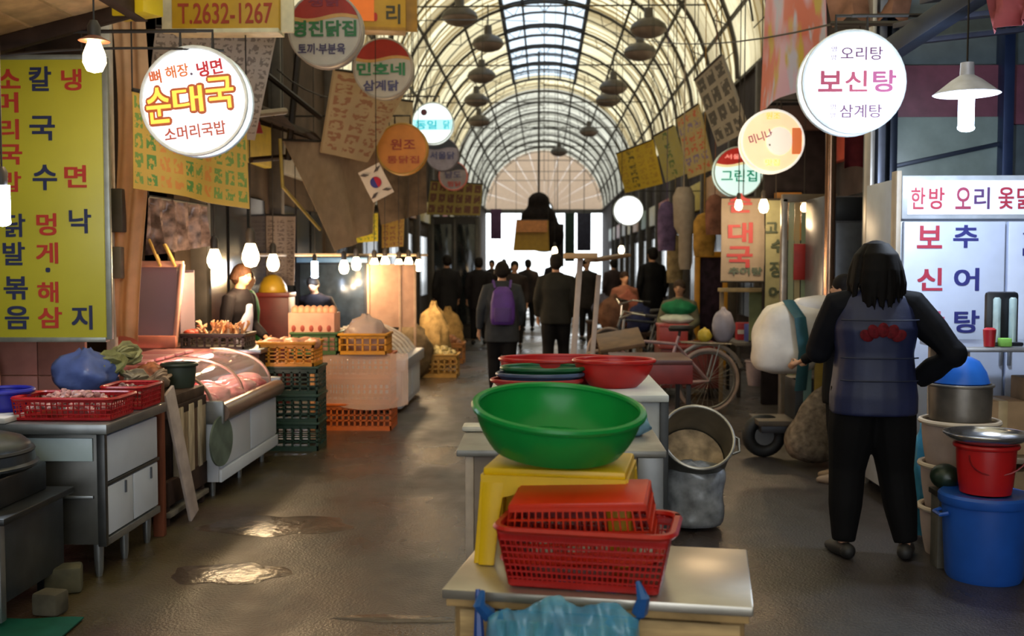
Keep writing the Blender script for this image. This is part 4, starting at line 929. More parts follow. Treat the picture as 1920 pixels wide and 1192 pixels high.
# ---- stacked green crates with yellow crate of poultry
GR = M('#1f3a2a', .55, var=.15); YE = M('#d08a10', .45, var=.08, trans=.1); OR = M('#c8601a', .45, var=.08, trans=.12); DG = M('#3f5a2c', .5, var=.1)
for k in range(3): crate('green_crate', ('bottom dark green crate of the stack past the meat case', 'middle dark green crate of the stack past the meat case', 'top dark green crate of the stack past the meat case')[k], (-2.02, 8.62, .225*k), .42, .34, .222, GR, group='stacked dark green crates', rows=4)
crate('yellow_crate', 'yellow crate of poultry on top of the dark green stack', (-2.06, 8.62, .678), .44, .36, .19, YE, group='yellow crates')
for k in range(5):
    p = (-2.2+.085*k, 8.55+.1*(k % 2), .86); q = MB(); q.ell((0, 0, 0), (.085, .06, .05), 12, 8); q.ell((.07, 0, .02), (.035, .022, .022), 8, 6); q.ell((-.06, .045, .01), (.045, .018, .016), 8, 6, (0, 0, .5)); q.ell((-.06, -.045, .01), (.045, .018, .016), 8, 6, (0, 0, -.5))
    o = q.soft('plucked_chicken', M('#c98a68', .45, var=.2, scale=20), voxel=.012, it=3); o.location = p; o.rotation_euler = (0, 0, k*1.3); tag(o, '%s plucked chicken from the left in the yellow crate on the green stack' % ORD[k], 'chicken', 'chickens in the yellow crate')
# ---- orange crates under a plastic sheet
OX = at(672, 800, 9.7).x
crate('orange_crate', 'orange crate on the ground under the sheet', (OX, 9.72, 0), .66, .42, .235, OR, group='orange crates', rows=3, cols=12)
crate('orange_crate', 'middle orange crate behind the plastic sheet', (OX, 9.74, .24), .64, .40, .225, OR, group='orange crates', rows=3, cols=12)
crate('orange_crate', 'upper orange crate behind the plastic sheet', (OX, 9.74, .468), .64, .40, .215, OR, group='orange crates', rows=3, cols=12)
for s in (-1,):
    q = MB(); q.box((0, 0, .33), (.05, .05, .66)); solo(q, 'crate_post', M('#c08a5a', .6), 'pale wooden strut at the left of the orange crates', 'post', (OX-.38, 9.5, 0), bevel=.004)
def sh(u, v): return (-.33+.82*u, -.015*math.sin(u*8+v*3)-.05*v*u, .70-v*(.46+.1*u)*(1-.45*(u-.35)**2))
o = MB().sheet(sh, 20, 14, (0, .003, 0)).build('plastic_sheet', glassy('#d9b39a', .62, .25), ang=80); o.location = (OX, 9.5, 0); tag(o, 'cloudy plastic sheet draped over the front of the orange crates', 'plastic sheet')
crate('green_crate', 'small mid green crate with pink box beside the yellow one', (at(594, 665, 9.6).x, 9.66, .69), .42, .36, .19, DG, rows=3)
crate('yellow_crate', 'yellow crate holding a white plastic bag on the orange stack', (at(684, 665, 9.6).x, 9.66, .69), .43, .36, .18, YE, group='yellow crates', rows=2)
t = thing('pink_carton', 'pink printed carton of produce standing in the mid green crate', 'box', (at(590, 630, 9.7).x, 9.7, .70)); counter_box(t, -.21, .21, -.14, .14, 0, .36, M('#d89a80', .6, var=.1), 'box', .006)
for k in range(5):
    q = MB(); q.ell((-.16+.08*k, -.142, .22), (.02, .006, .03), 10, 6); q.build('print_mark', M('#a04030', .6), t)
for k in range(7):
    o = MB().ell((0, 0, 0), (.04, .038, .05), 10, 8).build('peach_bun', M('#e0a07a', .5, var=.2)); o.location = (at(590, 630, 9.7).x-.17+.057*k, 9.68, 1.075); tag(o, '%s round pinkish fruit from the left on the pink carton' % ORD[k], 'fruit', 'fruits on the pink carton')
bag('plastic_bag', 'white plastic bag bulging from the yellow crate', (at(684, 640, 9.6).x, 9.66, .71), .42, .3, .33, M('#d0b4a8', .35, var=.08, trans=.35), 11)
# ---- low freezer with white guard rails
t = thing('chest_freezer', 'low white chest freezer with curved white rails beyond the orange crates', 'freezer', (-1.85, 11.4, 0))
counter_box(t, -.45, .42, -.75, .8, .04, .42, M('#a9aebc', .35, var=.06), 'body', .01); counter_box(t, -.48, .47, -.78, .83, .42, .54, M('#9a9ca6', .35, .3, var=.08), 'lid_frame', .015)
for k in range(2): counter_box(t, .42, .428, -.7+.75*k, 0.0+.75*k, .1, .4, WPANEL, 'front_panel', .003)
for k in range(6):
    y = -.62+.26*k; q = MB(); q.tube([(.38-.62*j/8, y, .54+.3*math.sin(PI*.55*j/8)**.7) for j in range(9)], .018, 6); q.build('rail', M('#d8c8b8', .4), t)
counter_box(t, -.3, .1, -.6, .7, .54, .62, M('#d9a68c', .5, var=.2), 'ice_tray', .01)
# ---- tan sheet, sacks and baskets farther on
t = thing('windbreak', 'tan clear plastic windbreak standing under the bulb string', 'screen', (at(735, 610, 12.8).x, 12.8, 0)); w = S(88, 12.8)
q = MB(); q.box((0, 0, 1.12), (w, .012, .76)); q.build('pane', M('#c9a183', .35, var=.12, trans=.35), t)
for x in (-w/2, w/2, .1): counter_box(t, x-.015, x+.015, -.02, .02, 0, 1.5, M('#b59070', .5), 'post', .003)
for k, (px, py, Y, w, h, c, lb) in enumerate(((812, 655, 15, .5, .95, '#a88a5a', 'tall tan sack left of the dark shop door'), (840, 650, 17, .55, .8, '#9a7a4a', 'bulging ochre sack beyond the tall tan sack'), (770, 640, 14, .6, .75, '#6a5a44', 'brown sack behind the low freezer'))):
    p = flo(px, 495+3000/Y); bag('sack', lb, (p.x, Y, 0), w, w*.8, h, M(c, .8, var=.25, scale=14), 20+k, 'sack', group='sacks along the left row')
for k, (px, Y, c, lb) in enumerate(((838, 14.2, '#a8803a', 'yellowish produce crate at the foot of the tan sacks'), (852, 16.2, '#b5763a', 'orange brown produce crate farther along the left row'))):
    p = flo(px, 495+3000/Y); crate('produce_crate', lb, (p.x-.1, Y, 0), .5, .4, .3, M(c, .6), rows=3); heap('produce', 'mixed produce heaped in the %s crate' % ('nearer yellowish', 'farther orange brown')[k], 'produce', (p.x-.1, Y, .28), .4, .3, .12, M(('#9a8a5a', '#a06a48')[k], .6, var=.5, scale=18), 60, (.05, .04), 30+k)
# ---- blue lit fridge, red chest, yellow shade behind the vendor
t = thing('upright_fridge', 'dark upright fridge with blue lit glass behind the pink carton', 'fridge', (at(630, 600, 12.2).x-.2, 13.2, 0)); counter_box(t, -.5, .42, 0, .5, 0, 1.6, M('#2b2f38', .4, .3)); counter_box(t, -.44, .36, -.015, .0, .7, 1.5, M('#3a4654', .15, var=.2), 'glass_door', .004); counter_box(t, -.48, .4, -.02, 0, 1.52, 1.58, M('#5a7a9a', .4, emit=.4), 'header', .004)
t = thing('red_chest', 'dark red chest behind the vendor', 'chest', (at(518, 610, 11.3).x, 11.3, 0)); counter_box(t, -.17, .17, -.15, .15, 0, 1.15, M('#5a1a18', .5, var=.15), 'body', .01); counter_box(t, -.18, .18, -.16, .16, 1.15, 1.2, M('#6a221e', .5), 'lid', .01)
p = at(507, 545, 11.2); q = MB(); q.lathe([(.15, 0), (.155, .01), (.14, .08), (.09, .16), (.03, .19), (.001, .19)], 24); solo(q, 'yellow_bowl', M('#b08a20', .4, var=.08), 'upturned yellow bowl on the dark red chest', 'bowl', (p.x, 11.3, 1.2))
# ---- shop door on the left far end
t = thing('shop_booth', 'dark glazed shop booth under the olive sign far left', 'booth', (at(850, 590, 21).x, 21.3, 0)); w = S(92, 21)
counter_box(t, -w/2, w/2, .1, .9, 0, 2.45, M('#2e2a26', .6)); 
for x in (-w/2+.04, 0, w/2-.04): counter_box(t, x-.03, x+.03, .04, .1, 0, 2.4, M('#4a4640', .5, .4), 'mullion', .004)
for x in (-w/4, w/4): counter_box(t, x-w/4+.06, x+w/4-.06, .06, .1, .3, 2.3, M('#1e2428', .12, var=.4, scale=3), 'pane', .002)
# ---- roofed awning over the first left stall
t = thing('stall_awning', 'dark timber stall awning with cream underside over the first left stall', 'awning', (-3.15, 5.7, 2.62))
for k in range(5): q = MB(); q.box((-.45+.25*k-.1, -.2, .16+.06*k), (.235, 2.0, .03), rot=(0, R(-14), 0)); q.build('plank', M(('#b8966a', '#cfae80', '#a88458')[k % 3], .6, var=.2), t, bevel=.004)
for y in (-1.1, -.2, .7): q = MB(); q.bar((-.8, y, .02), (.75, y, .42), .06, .09); q.build('beam', M('#33261f', .7, var=.2), t, bevel=.005)
q = MB(); q.bar((.7, -1.2, .40), (.7, .8, .40), .08, .1); q.build('edge_beam', M('#40302a', .7), t, bevel=.005)
# ---- clutter of frames behind the left round signs
for k, (pts, r, c, lb) in enumerate(((((470, 215, 9), (535, 208, 9.4)), .03, '#8f8272', 'short pale pipe sticking out left of the tilted cream board'), (((525, 260, 9.6), (530, 350, 9.6), (600, 430, 10.6)), .016, '#8a7838', 'thin brass pipe bent down toward the price list'), (((500, 140, 10), (600, 220, 11)), .03, '#241c18', 'dark slanting strut under the four character sign'), (((560, 90, 11), (540, 300, 11)), .035, '#2a211c', 'dark upright pole behind the four character sign'), (((470, 300, 10.5), (640, 285, 12)), .03, '#3a2c22', 'dark crossbar above the price list'))):
    P = [at(*q) for q in pts]; solo(MB().tube([p-P[0] for p in P], r, 7), 'pipe', M(c, .5, .3), lb, 'pipe', P[0])
p = at(478, 250, 9.2); solo(MB().prism([(-.1, 0), (.07, 0), (.02, .17)], -.01, .01), 'red_pennant', M('#8a1c18', .6), 'small red pennant behind the lit round sign', 'pennant', p, smooth=False)
t = thing('stall_canopy', 'dark sheet canopy over the second left stall', 'awning', (-2.75, 11.4, 2.75))
q = MB(); q.sheet(lambda u, v: (-.4+.8*u, -2.2+4.4*v, .35-.3*u+.04*math.sin(v*20)), 6, 30, (0, 0, .01)); q.build('sheet', M('#3a2f28', .8, var=.3), t, ang=70)
for y in (-2, 0, 2): q = MB(); q.bar((-.42, y, .3), (.38, y, .06), .04); q.build('rafter', M('#2a2320', .7), t)
# ================================================================ the middle of the street
# ---- foreground table: metal sheet on a wooden crate
a = R(-9)
t = thing('work_table', 'low wooden table with a worn pale metal sheet top in the foreground', 'table', (.15, 2.86, 0), a)
counter_box(t, -.37, .40, -.27, .26, .655, .68, M('#b3aca0', .3, .75, var=.12, scale=5), 'metal_top', .004)
counter_box(t, -.36, .39, -.262, .25, .635, .655, M('#a8895c', .7, var=.25), 'board', .003)
WC = M('#b0946a', .7, var=.3, scale=7, stretch=(1, 1, 6))
for k in range(4):
    z = .555-k*.15; counter_box(t, -.33, .37, -.245, -.225, z-.055, z+.07, M(('#b89a6c', '#a58a60', '#c0a578')[k % 3], .7, var=.25, scale=6, stretch=(1, 1, 6)), 'plank', .004)
for x in (-.31, .35):
    for y in (-.21, .21): counter_box(t, x-.03, x+.03, y-.03, y+.03, 0, .635, M('#8a6e48', .7, var=.2), 'leg', .004)
counter_box(t, .36, .378, -.22, .22, .3, .62, WC, 'side_board', .003); counter_box(t, -.348, -.33, -.22, .22, .3, .62, WC, 'side_board', .003)
# ---- blue plastic bag of greens hanging before the table
def bagfn(u, v):
    x = -.17+.37*u; bul = math.sin(PI*u)**.6*math.sin(PI*min(1, v*.8+.15))**.7
    return (x*(1+.08*v), -.085*bul-.016*math.sin(u*34+v*5)*(.4+v)-.010*math.sin(v*22+u*13)-.006*math.sin(u*71-v*31), .055*math.sin(PI*u)*(1-v)+.03*(u)-.42*v+.01*math.sin(u*17)*(1-v))
t = thing('produce_bag', 'blue green plastic bag of leafy greens hanging before the work table', 'bag', (.03, 2.545, .635), a)
MB().sheet(bagfn, 40, 26, (0, .004, 0)).build('plastic', glassy('#5aa4c4', .5, .15), t, ang=80)
MB().sheet(lambda u, v: Vector(bagfn(u, v))*1.0+Vector((0, .1+.085*math.sin(PI*u)*.9, -.01)), 20, 12, (0, .004, 0)).build('back_film', M('#2d6fb0', .3, var=.15, trans=.3), t, ang=80)
q = MB(); q.tube([(.2, .02, .03), (.21, .0, .07), (.195, .03, .1)], [.02, .016, .006], 7); q.build('tied_corner', M('#2a62a8', .35, var=.15, trans=.2), t)
q = MB(); q.tube([(-.17, .02, 0), (-.19, .0, .03), (-.185, .02, .06)], [.02, .016, .006], 7); q.build('tied_corner', M('#2a62a8', .35, var=.15, trans=.2), t)
q = MB(); q.tube([(-.2, .03, .06), (-.19, .0, -.05), (-.22, -.01, -.18), (-.17, .0, -.26)], [.006, .014, .02, .012], 7); q.build('handle', M('#2850a0', .35, var=.15, trans=.2), t)
rnd = random.Random(12)
for k in range(16):
    x = -.14+.32*k/15; q = MB()
    q.tube([(0, 0, -.32), (rnd.uniform(-.02, .02), -.01, -.16), (rnd.uniform(-.03, .03), 0, 0)], [.012, .016, .01], 6)
    o = q.build('green_stalk', M(('#7a9a4a', '#a8b87a', '#5a7a3a', '#c0c8a0')[k % 4], .5, var=.2)); o.matrix_world = Matrix.Translation((.03, 2.545, .635)) @ Matrix.Rotation(a, 4, 'Z') @ Matrix.Translation((x, .0, -.005))
    tag(o, 'pale green leafy stalk inside the blue plastic bag', 'vegetable', 'stalks in the blue bag')
# ---- yellow stool
def stool():
    t = thing('stool', 'low yellow plastic stool standing on the work table', 'stool', (.05, 3.0, .682), R(-9)); Y = M('#e0b400', .4, var=.05, trans=.08); H = .265; W = .195; D = .15; sp = .03
    q = MB(); q.box((0, 0, H-.012), (2*W, 2*D, .024)); q.build('seat', Y, t, bevel=.008)
    for sy in (-1, 1):
        pts = [(-W, H-.02), (W, H-.02), (W+.004, H-.075)]+[(W-.04-(2*W-.08)*k/10, H-.085+.03*math.sin(PI*k/10)) for k in range(11)]+[(-W-.004, H-.075)]
        q = MB(); q.prism(pts, sy*D-.006, sy*D+.006); q.build('apron', Y, t, smooth=False)
    for sx in (-1, 1):
        q = MB(); q.box((sx*W, 0, H-.05), (.012, 2*D, .06)); q.build('apron', Y, t)
        for sy in (-1, 1):
            q = MB(); top = (sx*(W-.028), sy*(D-.02), H-.04); bot = (sx*(W-.012+sp*.6), sy*(D+sp*.5), 0)
            def L(z, w): 
                f = 1-z/(H-.04); return (sx*(W-.03)+sx*sp*.6*f, sy*(D-.005)+sy*sp*.4*f, z, w, .012)
            q.loft([L(0, .022), L(H*.5, .026), L(H-.04, .034)], 12, 6)
            def L2(z, w):
                f = 1-z/(H-.04); return (sx*(W-.004)+sx*sp*.6*f, sy*(D-.025)+sy*sp*.4*f, z, .012, w)
            q.loft([L2(0, .018), L2(H*.5, .022), L2(H-.04, .03)], 12, 6); q.build('leg', Y, t, ang=30)
    return t
stool()
# ---- green tub leaning on the stool
GT = M('#20a84e', .28, var=.06, trans=.45)
tb = basin('green_tub', 'large translucent green plastic tub leaning back on the yellow stool', (.045, 3.0, .955), .183, .232, .115, GT, rot=(R(8), R(4.5), R(-8)), rimw=.011, th=.005, cat='tub')
tb.location = (.036, 2.99, .985)
q = MB(); q.ring((0, 0, .004), .12, .006, 'z', 36, 6); q.build('foot_ring', GT, tb)
# ---- red basket with an upturned basket in it
RB = M('#b3170f', .35, var=.06, trans=.15); OB = M('#d8330c', .35, var=.06, trans=.22)
mesh_basket('red_basket', 'deep red lattice basket in front of the yellow stool', (.118, 2.745, .683), .37, .22, .15, RB, 1.16, R(-11), nb=30, nr=8)
o = mesh_basket('orange_red_basket', 'orange red basket upturned inside the deep red basket', (.098, 2.78, .905), .345, .2, .15, OB, 1.12, rot=(PI+R(6), R(-3), R(-9)), nb=20, nr=4)
# ---- counter box behind the stool
t = thing('counter', 'worn grey tan counter box behind the yellow stool', 'counter', (.02, 3.92, 0))
counter_box(t, -.29, .37, -.28, .25, .05, .84, M('#8d7d6f', .6, var=.25, scale=4)); counter_box(t, -.32, .40, -.3, .28, .84, .865, M('#8c8a86', .4, .5, var=.15), 'top', .006)
counter_box(t, .3, .39, -.297, -.27, .03, .84, M('#777879', .4, .5), 'corner_post', .004)
counter_box(t, -.29, -.26, -.29, -.27, .05, .84, M('#b0a090', .6, var=.2), 'edge_strip', .004)
for x in (-.24, .32): counter_box(t, x-.03, x+.03, -.26, .22, 0, .05, DARK, 'skid', .004)
solo(MB().box((0, 0, .011), (.14, .1, .022)), 'white_dish', M('#c9c4b8', .4), 'small pale dish on the left corner of the tan counter', 'dish', (-.24, 4.05, .866), bevel=.008)
bag('plastic_bag', 'pale blue plastic bag beside the green tub', (.33, 3.95, .866), .14, .12, .09, M('#8ab4c8', .3, trans=.3), 14)
# ---- white counter with trays
t = thing('white_counter', 'white topped counter with red trays in the middle of the street', 'counter', (.17, 6.2, 0))
counter_box(t, -.43, .46, -.45, .55, .06, .76, M('#b9bcbc', .45, var=.08)); counter_box(t, -.47, .50, -.5, .6, .76, .80, M('#c6c8c4', .4, var=.06), 'top', .008)
counter_box(t, .455, .50, -.49, -.44, 0, .76, M('#3a3c3e', .5, .3), 'leg', .004); counter_box(t, -.47, -.42, -.49, -.44, 0, .76, M('#3a2c2a', .5), 'leg', .004)
counter_box(t, .455, .50, .5, .55, 0, .76, M('#3a3c3e', .5, .3), 'leg', .004); counter_box(t, -.47, -.42, .5, .55, 0, .76, M('#3a2c2a', .5), 'leg', .004)
RD = M('#b01c18', .35, var=.08, trans=.1)
basin('oval_tray', 'lowest red oval tray at the left of the white counter', (-.04, 6.0, .802), .2, .25, .045, M('#8f1f1c', .4), 1.0, .7, group='stacked oval trays')
basin('oval_tray', 'slate blue oval tray in the stack on the white counter', (-.02, 6.02, .835), .2, .24, .045, M('#3c4a66', .4), 1.0, .7, group='stacked oval trays')
basin('oval_tray', 'dark green oval tray on top of the stack', (.0, 6.04, .868), .19, .235, .045, M('#15552f', .4), 1.0, .7, group='stacked oval trays')
basin('oval_tray', 'flat red oval tray behind the green one', (.1, 6.4, .802), .33, .36, .13, RD, 1.0, .6, group='stacked oval trays')
basin('red_basin', 'round red plastic basin at the right of the white counter', (.40, 6.08, .802), .13, .225, .15, RD, 1.0, .8)
# ---- tilted stock pot on a wrapped bucket
p = flo(1290, 985); p.x += .03
sack('wrapped_bucket', 'grey plastic wrapped bucket under the tilted stock pot', (p.x, 6.08, 0), .33, .33, .37, M('#8b8d90', .25, .1, var=.3, scale=14), 17, 'bucket', p=2.3, top=1.08, crumple=.03)
t = thing('stock_pot', 'large aluminium stock pot tilted toward the camera showing pale dregs', 'pot', (p.x+.0, 6.12, .42), rot=(R(52), R(4), 0))
AL = M('#6f6c64', .38, .75, var=.15)
q = MB(); r = .2; h = .3; q.lathe([(.001, 0), (r*.94, 0), (r, .03), (r, h), (r-.006, h), (r-.006, .035), (r*.93, .01), (.001, .01)], 40); q.build('body', AL, t)
q = MB(); q.ring((0, 0, h), r, .009, 'z', 44, 8); q.build('rim', M('#a8a39a', .3, .7), t)
q = MB(); q.lathe([(.001, .04), (r-.012, .04), (r-.012, .05), (r*.5, .056), (.001, .05)], 32); q.build('dregs', M('#b59a78', .6, var=.35, scale=14), t)
for s in (-1, 1): q = MB(); q.tube([(s*r, -.06, h*.8), (s*(r+.04), -.04, h*.8), (s*(r+.04), .04, h*.8), (s*r, .06, h*.8)], .008, 6); q.build('handle', AL, t)
for v in t.children: v.location.z -= .12
# ---- pale pole frame with board
t = thing('pole_frame', 'two pale poles carrying a small board past the red trays', 'frame', (at(1092, 660, 9.6).x, 9.6, 0)); PP = M('#a8958a', .5, var=.1)
A = at(1088, 484, 9.6)-Vector(t.location); B = at(1070, 662, 9.4)-Vector(t.location); q = MB(); q.bar(A, (B.x-.02, B.y, 0), .06, .05); q.build('pole', PP, t, bevel=.005)
A2 = at(1123, 515, 9.9)-Vector(t.location); B2 = at(1104, 655, 9.7)-Vector(t.location); q = MB(); q.bar(A2, (B2.x-.02, B2.y, 0), .05, .045); q.build('pole', PP, t, bevel=.005)
q = MB(); q.box((A.x, A.y, A.z+.02), (S(62, 9.6), .3, .05)); q.build('board', M('#b08a5c', .5, var=.15), t, bevel=.008)
q = MB(); q.bar(A+Vector((.1, .1, -.02)), A+Vector((.42, .3, .03)), .2, .03); q.build('plank', M('#6a4c2c', .6), t, bevel=.005)
# ---- red tables and goods
t = thing('red_table', 'red topped market table past the white counter', 'table', (at(1218, 660, 9.2).x, 9.3, 0)); counter_box(t, -.33, .33, -.4, .4, .66, .70, M('#5a3430', .4, var=.15), 'top', .006)
counter_box(t, -.33, .33, -.41, -.39, .5, .66, M('#7a2622', .5, var=.12), 'skirt', .004)
for x in (-.3, .3):
    for y in (-.36, .36): counter_box(t, x-.02, x+.02, y-.02, y+.02, 0, .66, DARK, 'leg', .003)
t = thing('red_table', 'low red stall table behind the bicycle wheel', 'table', (at(1300, 700, 12).x, 12.2, 0)); counter_box(t, -.4, .3, -.35, .4, .56, .6, M('#7a2a26', .5, var=.12), 'top', .006); counter_box(t, -.38, .28, -.33, .36, .12, .56, M('#5a1c1c', .6, var=.15), 'body', .006)
for x in (-.34, .24): counter_box(t, x-.03, x+.03, -.3, .3, 0, .12, DARK, 'skid', .003)
t = thing('red_box', 'red plastic box on the far red table', 'box', (at(1262, 655, 12).x, 12.1, .6)); counter_box(t, -.16, .16, -.15, .15, 0, .22, M('#8a2e2a', .5), 'body', .01); counter_box(t, -.17, .17, -.16, .16, .2, .23, M('#9a3a34', .5), 'rim', .006)
bag('cloth_bundle', 'white bundle on the red box', (at(1265, 630, 12.3).x, 12.1, .83), .42, .3, .12, M('#b9c0b4', .7), 21, 'bundle', crumple=.05)
bag('cloth_bundle', 'green cloth bundle heaped on the white one', (at(1268, 610, 12.3).x, 12.12, .93), .44, .3, .17, M('#1f6a44', .7, var=.2), 22, 'bundle', crumple=.08)
# baskets and goods near the poles
t = thing('folding_stand', 'slanted wooden tray rack beside the poles', 'rack', (at(1165, 650, 9.9).x, 10.1, 0))
q = MB(); q.box((0, 0, .78), (.42, .5, .04), rot=(R(14), R(-10), 0)); q.build('tray', M('#6a4e34', .6, var=.2), t, bevel=.006)
for s in (-1, 1): q = MB(); q.bar((s*.18, -.2, 0), (s*.18, .2, .78), .03); q.bar((s*.18, .2, 0), (s*.18, -.2, .72), .03); q.build('leg', M('#7a5c3c', .6), t)
# ---- bicycle
def wheel(t, x, r, m1, m2, name='wheel'):
    q = MB(); q.ring((x, 0, r), r-.02, .02, 'y', 44, 8); w = q.build(name, m1, t)
    q = MB(); q.ring((x, 0, r), r-.05, .012, 'y', 44, 6); q.build('metal_rim', m2, w)
    q = MB()
    for k in range(28):
        a = 2*PI*k/28; q.tube([(x+.02*math.cos(a+.4), (.02 if k % 2 else -.02), r+.02*math.sin(a+.4)), (x+(r-.055)*math.cos(a), 0, r+(r-.055)*math.sin(a))], .0022, 4)
    q.build('spokes', M('#8a8680', .3, .8), w); q = MB(); q.lathe([(.022, -.04), (.022, .04)], 12); q.map(lambda v: (x+v.x, v.z, r+v.y)); q.build('hub', M('#6a6660', .3, .8), w)
def bicycle(label, loc, rz, fc, bag_=True, group='bicycles'):
    t = thing('bicycle', label, 'bicycle', loc, rz, group); r = .33; T1 = M('#a08a80', .6); T2 = M('#8f8a86', .3, .8); F = M(fc, .4, .3); 
    wheel(t, 0, r, T1, T2, 'rear_wheel'); wheel(t, -1.08, r, T1, T2, 'front_wheel')
    bb = (-.45, 0, .30); st = (-.30, 0, .78); hd = (-.88, 0, .78); hb = (-.92, 0, .66)
    q = MB(); q.tube([bb, st], .016, 8); q.tube([bb, hb], .019, 8); q.tube([(-.33, 0, .7), (-.87, 0, .75)], .016, 8); q.tube([hb, hd], .02, 8)
    for s in (-1, 1): q.tube([(0, s*.05, r), (-.33, s*.015, .7)], .011, 6); q.tube([(0, s*.05, r), bb], .011, 6)
    q.build('frame', F, t)
    q = MB()
    for s in (-1, 1): q.tube([(-.93, s*.03, .64), (-.98, s*.045, .5), (-1.08, s*.045, r)], .011, 6)
    q.build('fork', F, t)
    q = MB(); q.tube([(-.875, 0, .78), (-.86, 0, .95)], .014, 6); q.tube([(-.70, -.27, 1.0), (-.82, -.2, 1.02), (-.9, 0, .96), (-.82, .2, 1.02), (-.70, .27, 1.0)], .012, 6); q.build('handlebar', M('#b0aca6', .25, .8), t)
    for s in (-1, 1): q = MB(); q.tube([(-.71, s*.27, 1.0), (-.6, s*.28, .99)], .017, 8); q.build('grip', DARK, t)
    q = MB(); q.loft([(-.30, 0, .83, .10, .05), (-.28, 0, .86, .13, .08), (-.27, 0, .885, .12, .075)], 14); q.tube([(-.30, 0, .77), (-.29, 0, .84)], .014, 6); q.build('saddle', M('#241f1e', .6), t)
    q = MB()
    for s in (-1, 1): q.tube([(-.3, s*.07, .72), (.22, s*.07, .70)], .008, 5); q.tube([(.1, s*.07, .70), (0, s*.055, r)], .007, 5)
    for k in range(4): q.tube([(-.12+.1*k, -.07, .71), (-.12+.1*k, .07, .71)], .006, 5)
    q.build('rack', M('#77736c', .4, .7), t)
    q = MB(); q.tube([(.37*math.cos(a_), 0, r+.37*math.sin(a_)) for a_ in [R(20)+R(140)*k/12 for k in range(13)]], .022, 6, flat=.3); q.build('mudguard', M('#8a8078', .4, .5), t)
    q = MB(); q.ring((-.45, .04, .30), .09, .006, 'y', 24, 6); q.tube([(-.45, .06, .30), (-.53, .06, .16)], .009, 6); q.tube([(-.45, -.06, .30), (-.37, -.06, .44)], .009, 6); q.box((-.53, .1, .15), (.09, .08, .02)); q.box((-.37, -.1, .45), (.09, .08, .02)); q.build('crank', M('#5a5650', .4, .7), t)
    return t
p = flo(1327, 775)
bicycle('silver bicycle with its rear wheel beside the tilted pot', (p.x, 10.75, 0), R(8), '#a88a8e')
bicycle('darker bicycle parked farther off with raised handlebars', (flo(1255, 690).x, 14.8, 0), R(28), '#55575e')
bag('saddle_bag', 'grey lilac bag strapped on the silver bicycle rack', (p.x+.16, 10.8, .72), .26, .22, .34, M('#8a8696', .5, var=.12), 31, cat='bag', crumple=.05)
bag('yellow_bag', 'yellow bag on the rack beside the grey lilac bag', (p.x-.03, 10.78, .72), .16, .16, .14, M('#b8a030', .5), 32, cat='bag', crumple=.06)
# ---- motley goods around the far bicycles
rnd = random.Random(44)
for k, (px, py, Y, w, h, c, lb) in enumerate(((1150, 560, 15.5, .5, .5, '#6a4a3a', 'brown sack among the far bicycles'), (1178, 545, 16.5, .45, .55, '#9a5a4a', 'reddish cloth bundle among the far bicycles'), (1130, 590, 18, .4, .45, '#4a4a5a', 'slate bundle left of the far bicycles'), (1200, 590, 15, .4, .4, '#2c3050', 'navy bundle right of the far bicycles'))):
    x = at(px, py, Y).x; t = thing('goods_stand', 'low dark stand under the %s' % lb.split(' among')[0].split(' left')[0].split(' right')[0], 'stand', (x, Y, 0)); counter_box(t, -.28, .28, -.25, .25, .5, .55, WD, 'top', .005)
    for sx in (-.24, .24):
        for sy in (-.2, .2): counter_box(t, sx-.02, sx+.02, sy-.02, sy+.02, 0, .5, WD, 'leg', .003)
    bag('goods_bundle', lb, (x, Y, .552), w, w*.8, h, M(c, .8, var=.3), 50+k, 'bundle')

# ---- puddles on the worn asphalt
def puddle(label, px, py, w, d, seed):
    rnd = random.Random(seed); p = flo(px, py); n = 36; ph = [rnd.uniform(0, 6) for _ in range(4)]; q = MB()
    pts = []
    for k in range(n):
        a_ = 2*PI*k/n; r_ = 1+.15*math.sin(2*a_+ph[0])+.09*math.sin(5*a_+ph[1])+.05*math.sin(9*a_+ph[2]); pts.append((w/2*r_*math.cos(a_), d/2*r_*math.sin(a_)))
    q.v = [Vector((0, 0, .004))]+[Vector((x*.9, y*.9, .004)) for x, y in pts]+[Vector((x, y, .0005)) for x, y in pts]
    for k in range(n):
        k2 = (k+1) % n; q.f.append([0, 1+k, 1+k2]); q.f.append([1+k, 1+n+k, 1+n+k2, 1+k2])
    q.f.append([1+n+k for k in range(n)][::-1])
    solo(q, 'puddle', M('#4a3d35', .27, var=.3, scale=6, bump=.5, bscale=18), label, 'puddle', (p.x, p.y, 0), group='puddles on the street')
puddle('wide shallow puddle in the street before the meat case', 520, 985, .75, .55, 3)
puddle('long narrow puddle nearest the stove corner', 430, 1075, .5, .42, 4)
puddle('thin bright puddle left of the foreground table', 745, 1160, .55, .09, 5)
# ================================================================ right row
# ---- white lettered fridge
FX = at(1690, 400, 6.5).x; FY = 6.5
t = thing('menu_fridge', 'white two door fridge with Korean dish names in red and navy', 'fridge', (FX, FY, 0)); W = 1.18
WF = M('#c9d4ee', .3, var=.03); 
counter_box(t, 0, W, .03, .7, .08, 2.02, M('#a9b0bd', .35, var=.05)); counter_box(t, -.03, 0, .0, .1, .02, 2.06, M('#a89a88', .5, var=.1), 'side_trim', .004)
counter_box(t, 0, W, -.01, .03, 1.77, 2.03, M('#aeb4bd', .35), 'header_frame', .006)
counter_box(t, .03, W-.03, -.018, -.008, 1.795, 2.0, M('#dfe4f6', .3, emit=.3, var=0), 'header_panel', .003)
d1 = counter_box(t, .015, .615, -.012, .03, .1, 1.755, WF, 'door', .006); d2 = counter_box(t, .635, W-.01, -.012, .03, .1, 1.755, WF, 'door', .006)
